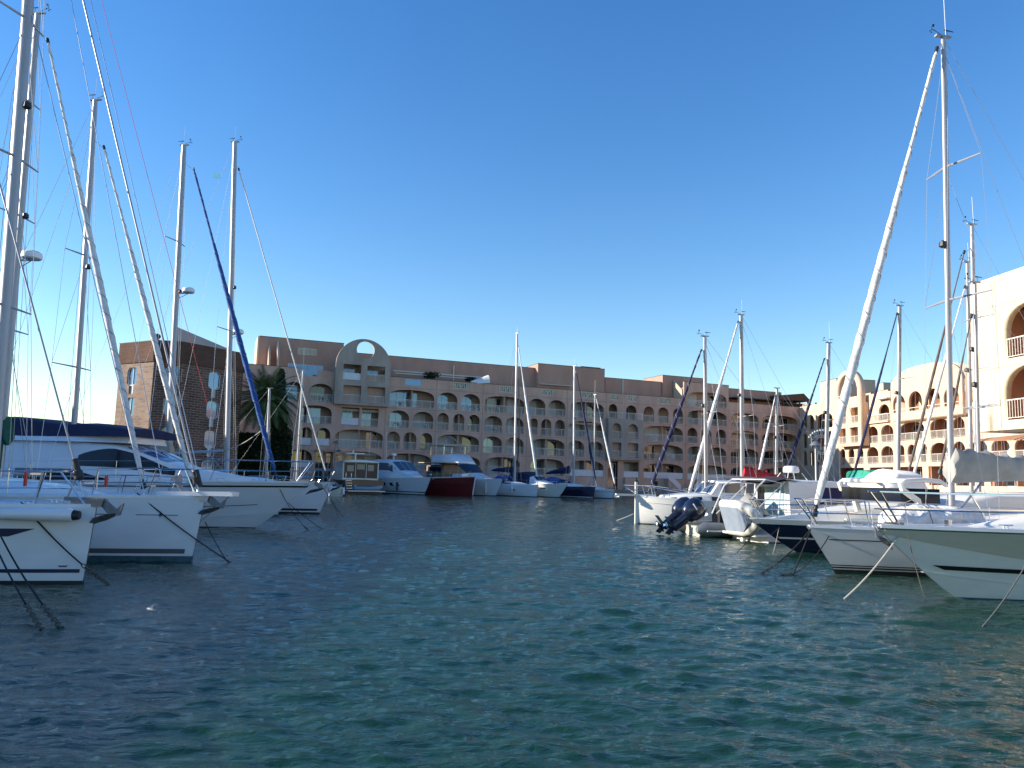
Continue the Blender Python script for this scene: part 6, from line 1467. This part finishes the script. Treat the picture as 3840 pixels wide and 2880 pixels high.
rope("thin mooring rope from the navy motor boat down to the right", Wd(r3, .7, .2, .9), water(2900, 2072), .04, .008, 'rope_w')
rope("pale mooring rope off the motor sailer stem", Wd(r6, -.9, .7, 1.3), water(2312, 1952), .1, .014, 'rope_w')
rope("white rope tied from the blue furled sail to the pole behind the motor cruiser", Wd(b6, b6.uz(978, 1616)[0], 0, b6.uz(978, 1616)[1]), Wd(b7, b7.uz(838, 1690)[0], 0, b7.uz(838, 1690)[1]), .15, .02, 'rope_w')

# ---------------------------------------------------------------- street lamp with festive ring
q = wpt(3063, 57); lp = thing("street_lamp", "street lamp with a dish hat and a lacy white festive ring hung beside it", "street lamp", (q[0], q[1], QZ), 0)
fr = Frame(q, 0); zt = fr.uz(3063, 1677)[1] - QZ
MB().tube([(0, 0, 0), (0, 0, zt)], [.07, .045], 8).build("pole", M['railw'], lp)
MB().lathe((0, 0, zt), [(.05, -.1), (.16, .05), (.2, .1)], 12).build("bowl", M['galv'], lp)
MB().lathe((0, 0, zt), [(.42, .12), (.40, .16), (.25, .34), (.12, .42), (.02, .45)], 16).build("lamp_shade", M['alud'], lp)
dec = thing("festive_ornament", "white filigree star and ring ornament mounted on the street lamp", "ornament", (q[0], q[1], QZ), 0)
u0, z0 = fr.uz(3082, 1668); z0 -= QZ; b = MB()
for rr in (.55, .72):
    b.tube([(u0 + rr * math.cos(a) * .95, 0, z0 + rr * math.sin(a)) for a in [R(-120 + 8.5 * k) for k in range(31)]], .018, 4)
for k in range(26):
    a = R(-118 + 9.6 * k); b.tube([(u0 + .55 * math.cos(a), 0, z0 + .55 * math.sin(a)), (u0 + .72 * math.cos(a + .08), 0, z0 + .72 * math.sin(a + .08))], .014, 4)
for k in range(9):
    a = R(62 + 11 * k); b.tube([(u0 + .72 * math.cos(a), 0, z0 + .72 * math.sin(a)), (u0 + 1.05 * math.cos(a), 0, z0 + 1.05 * math.sin(a))], .018, 4); b.sphere((u0 + 1.08 * math.cos(a), 0, z0 + 1.08 * math.sin(a)), .06, n=6, m=4)
b.tube([(u0 + 1.05 * math.cos(R(62 + 8 * k)), 0, z0 + 1.05 * math.sin(R(62 + 8 * k))) for k in range(12)], .018, 4)
b.tube([(u0 - .3, 0, z0 - .5), (u0 - .35, 0, z0 - 1.0), (u0 - .2, 0, z0 - 1.25), (0, 0, z0 - 1.1)], .03, 4)
b.build("filigree", M['rail_w'], dec)
# second lamp on the far quay
q = FM.W(FM.u(1238, 3), -3.5, QZ); l2 = thing("street_lamp", "dark double-headed street lamp on the far quay in front of the arcades", "street lamp", q, A0)
zt = Frame((q.x, q.y), 0).uz(1240, 1662)[1] - QZ
MB().tube([(0, 0, 0), (0, 0, zt)], [.10, .07], 8).build("pole", M['galv'], l2)
for dx, dz in ((0, 0), (.5, -1.1)):
    MB().lathe((dx, 0, zt + dz), [(.42, 0), (.40, .05), (.15, .28), (.02, .32)], 12).build("lamp_shade", M['galv'], l2)
MB().tube([(0, 0, zt - 1.1), (.5, 0, zt - 1.08)], .03, 5).build("arm", M['galv'], l2)
# white terrace screens under the awning, right quay
ws = wpt(3640, 30.0); sc2 = thing("terrace_screen", "row of white posts and glass screens of a quayside terrace under the grey sail cover", "screen", (24.0, 33.5, QZ), FW.a)
b = MB()
for i in range(16): b.box(i * .62, i * .62 + .10, 0, .10, 0, 2.35)
b.build("post", M['rail_w'], sc2, sharp=None); MB().box(0, 9.6, .02, .08, 2.36, 2.5).build("beam", M['rail_w'], sc2, sharp=None)
MB().box(0, 9.4, .11, .13, .1, 1.1).build("glass_panel", M['hatch'], sc2, sharp=None)
MB().box(0, 9.4, 2.2, 2.3, 0, 2.3).build("shop_front", M['wood'], sc2, sharp=None)
MB().box(1.0, 2.2, -.02, 0.0, 1.9, 2.1).build("sign_board", M['plastic'], sc2, sharp=None)

# ---------------------------------------------------------------- people on the far quay
def person(label, loc, rz, stride=.2, coat='cloth_k', legs='cloth_b', bag=False):
    root = thing("person", label, "person", loc, rz)
    J = {'pel': (0, 0, .92), 'ch': (.02, 0, 1.25), 'ne': (.03, 0, 1.47), 'hd': (.06, 0, 1.60), 'ht': (.05, 0, 1.70)}
    pts = [J['pel'], J['ch'], J['ne'], J['hd'], J['ht']]; rad = [.155, .165, .06, .095, .07]; ed = [(0, 1), (1, 2), (2, 3), (3, 4)]
    def ch(par, ps, rs):
        for p, r_ in zip(ps, rs): pts.append(p); rad.append(r_); ed.append((par, len(pts) - 1)); par = len(pts) - 1
        return par
    for sd in (1, -1):
        s_ = stride * sd
        ch(0, [(.0, sd * .09, .86), (s_ * .6, sd * .10, .48), (s_ * 1.2 - .06, sd * .10, .08), (s_ * 1.2 + .12, sd * .11, .04)], [.10, .065, .042, .04])
        k = ch(1, [(0, sd * .19, 1.40), (-s_ * .5, sd * .25, 1.14), (-s_ * .9 + .12, sd * .24, .92)], [.062, .045, .032])
        hx, hy, hz = -s_ * .9 + .14, sd * .24, .87
        k2 = len(pts); pts.append((hx, hy, hz)); rad.append(.03); ed.append((k, k2))
        for j in range(5): ch(k2, [(hx + .02 + .012 * j, hy + (.012 if j else .03) * -sd, hz - .05 - .008 * (2 - abs(j - 2))), (hx + .015 + .012 * j, hy - .015 * sd, hz - .085)], [.009, .008])
    me = bpy.data.meshes.new("body"); me.from_pydata(pts, ed, []); o = bpy.data.objects.new("body", me); COL.objects.link(o); o.parent = root
    o.modifiers.new("skin", 'SKIN'); sv = me.skin_vertices[0].data
    for i, r_ in enumerate(rad): sv[i].radius = (r_, r_ * (.8 if i in (0, 1) else 1)); 
    sv[0].use_root = True; o.modifiers.new("sub", 'SUBSURF').levels = 1; o.modifiers["sub"].render_levels = 1; me.materials.append(M['skin'])
    b = MB(); b.loft([[(a * math.cos(t) + .01, c * math.sin(t), h) for t in [2 * math.pi * k / 12 for k in range(12)]] for h, a, c in ((.80, .16, .20), (1.0, .155, .195), (1.25, .16, .22), (1.42, .12, .22), (1.50, .07, .09))]).build("jacket", M[coat], root, sharp=70)
    for sd in (1, -1):
        s_ = stride * sd
        MB().tube([(0, sd * .2, 1.42), (-s_ * .5, sd * .26, 1.14), (-s_ * .9 + .11, sd * .25, .94)], [.08, .065, .05], 8).build("sleeve", M[coat], root, sharp=70)
        MB().tube([(.0, sd * .09, .92), (s_ * .6, sd * .10, .48), (s_ * 1.2 - .06, sd * .10, .10)], [.12, .08, .065], 8).build("trouser_leg", M[legs], root, sharp=70)
        MB().loft([[(s_ * 1.2 - .14, sd * .1 - .045, 0), (s_ * 1.2 - .14, sd * .1 + .045, 0), (s_ * 1.2 - .14, sd * .1 + .035, .1), (s_ * 1.2 - .14, sd * .1 - .035, .1)], [(s_ * 1.2 + .16, sd * .1 - .04, 0), (s_ * 1.2 + .16, sd * .1 + .04, 0), (s_ * 1.2 + .14, sd * .1 + .03, .05), (s_ * 1.2 + .14, sd * .1 - .03, .05)]]).build("shoe", M['black'], root)
    MB().sphere((.03, 0, 1.665), .105, .095, .10, 10, 8).build("hair", M['hair'], root)
    b = MB(); b.sphere((.155, 0, 1.60), .02, .014, .02, 6, 4); b.build("nose", M['skin'], root)
    b = MB()
    for sd in (1, -1): b.sphere((.142, sd * .035, 1.625), .010, .014, .009, 6, 4)
    b.build("eyes", M['hair'], root)
q = FM.W(FM.u(2330, 2), -4.6, QZ); person("person in dark clothes walking along the far quay past the small white sailing boat", q, A0 + R(180), .22)
q = FM.W(FM.u(2405, 2), -4.2, QZ); person("person in a dark coat standing on the far quay behind the motor sailer bow", q, A0 + R(250), .05, 'cloth_b', 'cloth_k')

# ---------------------------------------------------------------- balcony furniture in the loggias
def table(label, frame, px, k, y, kind='table', off=0):
    u = frame.u(px, LV(k) + .5, y); p = frame.W(u, y, LV(k) + .002)
    if kind == 'table':
        t = thing("balcony_table", label, "table", p, frame.a, "plastic tables on the loggia balconies")
        MB().lathe((0, 0, .70), [(.38, 0), (.40, .02), (.38, .04), (.02, .04)], 12).build("table_top", M['plastic'], t)
        for sx in (-.22, .22):
            for sy in (-.22, .22): MB().cyl((sx * 1.2, sy * 1.2, 0), (sx, sy, .70), .022, 5).build("leg", M['plastic'], t)
    else:
        t = thing("balcony_chair", label, "chair", p, frame.a + random.uniform(-1, 1), "plastic chairs on the loggia balconies")
        MB().box(-.22, .22, -.22, .22, .42, .46).build("seat", M['plastic'], t)
        MB().prism([(-.24, .46), (-.20, .46), (-.27, .88), (-.31, .88)], -.22, .22).build("backrest", M['plastic'], t)
        for sx in (-.2, .2):
            for sy in (-.2, .2): MB().cyl((sx * 1.1, sy * 1.1, 0), (sx, sy, .42), .02, 5).build("leg", M['plastic'], t)
spots = [(1210, 3, "left of the grey portal, third floor"), (1500, 3, "in the widest loggia right of the grey portal"), (1678, 3, "in the third-floor arch under the cream meander grille"), (1775, 3, "in the arch below the white roof canopy"), (1858, 3, "in the wide top loggia left of the tallest far mast"),
         (1490, 2, "in the second-floor arch right of the grey portal"), (1590, 2, "in the second-floor arch two right of the grey portal"), (1850, 2, "in the second-floor arch left of the tallest far mast"), (1475, 1, "in the narrow first-floor arch above the white hardtop cruiser"), (1740, 1, "in the wide first-floor loggia above the red boat"),
         (2160, 1, "in the first-floor arch behind the navy yacht mast"), (2440, 2, "in the second-floor loggia right of the grey bay"), (2510, 1, "in the first-floor loggia right of the grey bay"), (2620, 1, "in the first-floor arch behind the motor sailer mast"), (2640, 4, "in the top loggia under the roof step")]
for px_, k, w_ in spots:
    table("white plastic table " + w_, FM, px_, k, .95)
    table("white plastic chair " + w_, FM, px_ + 16, k, .9, 'chair')
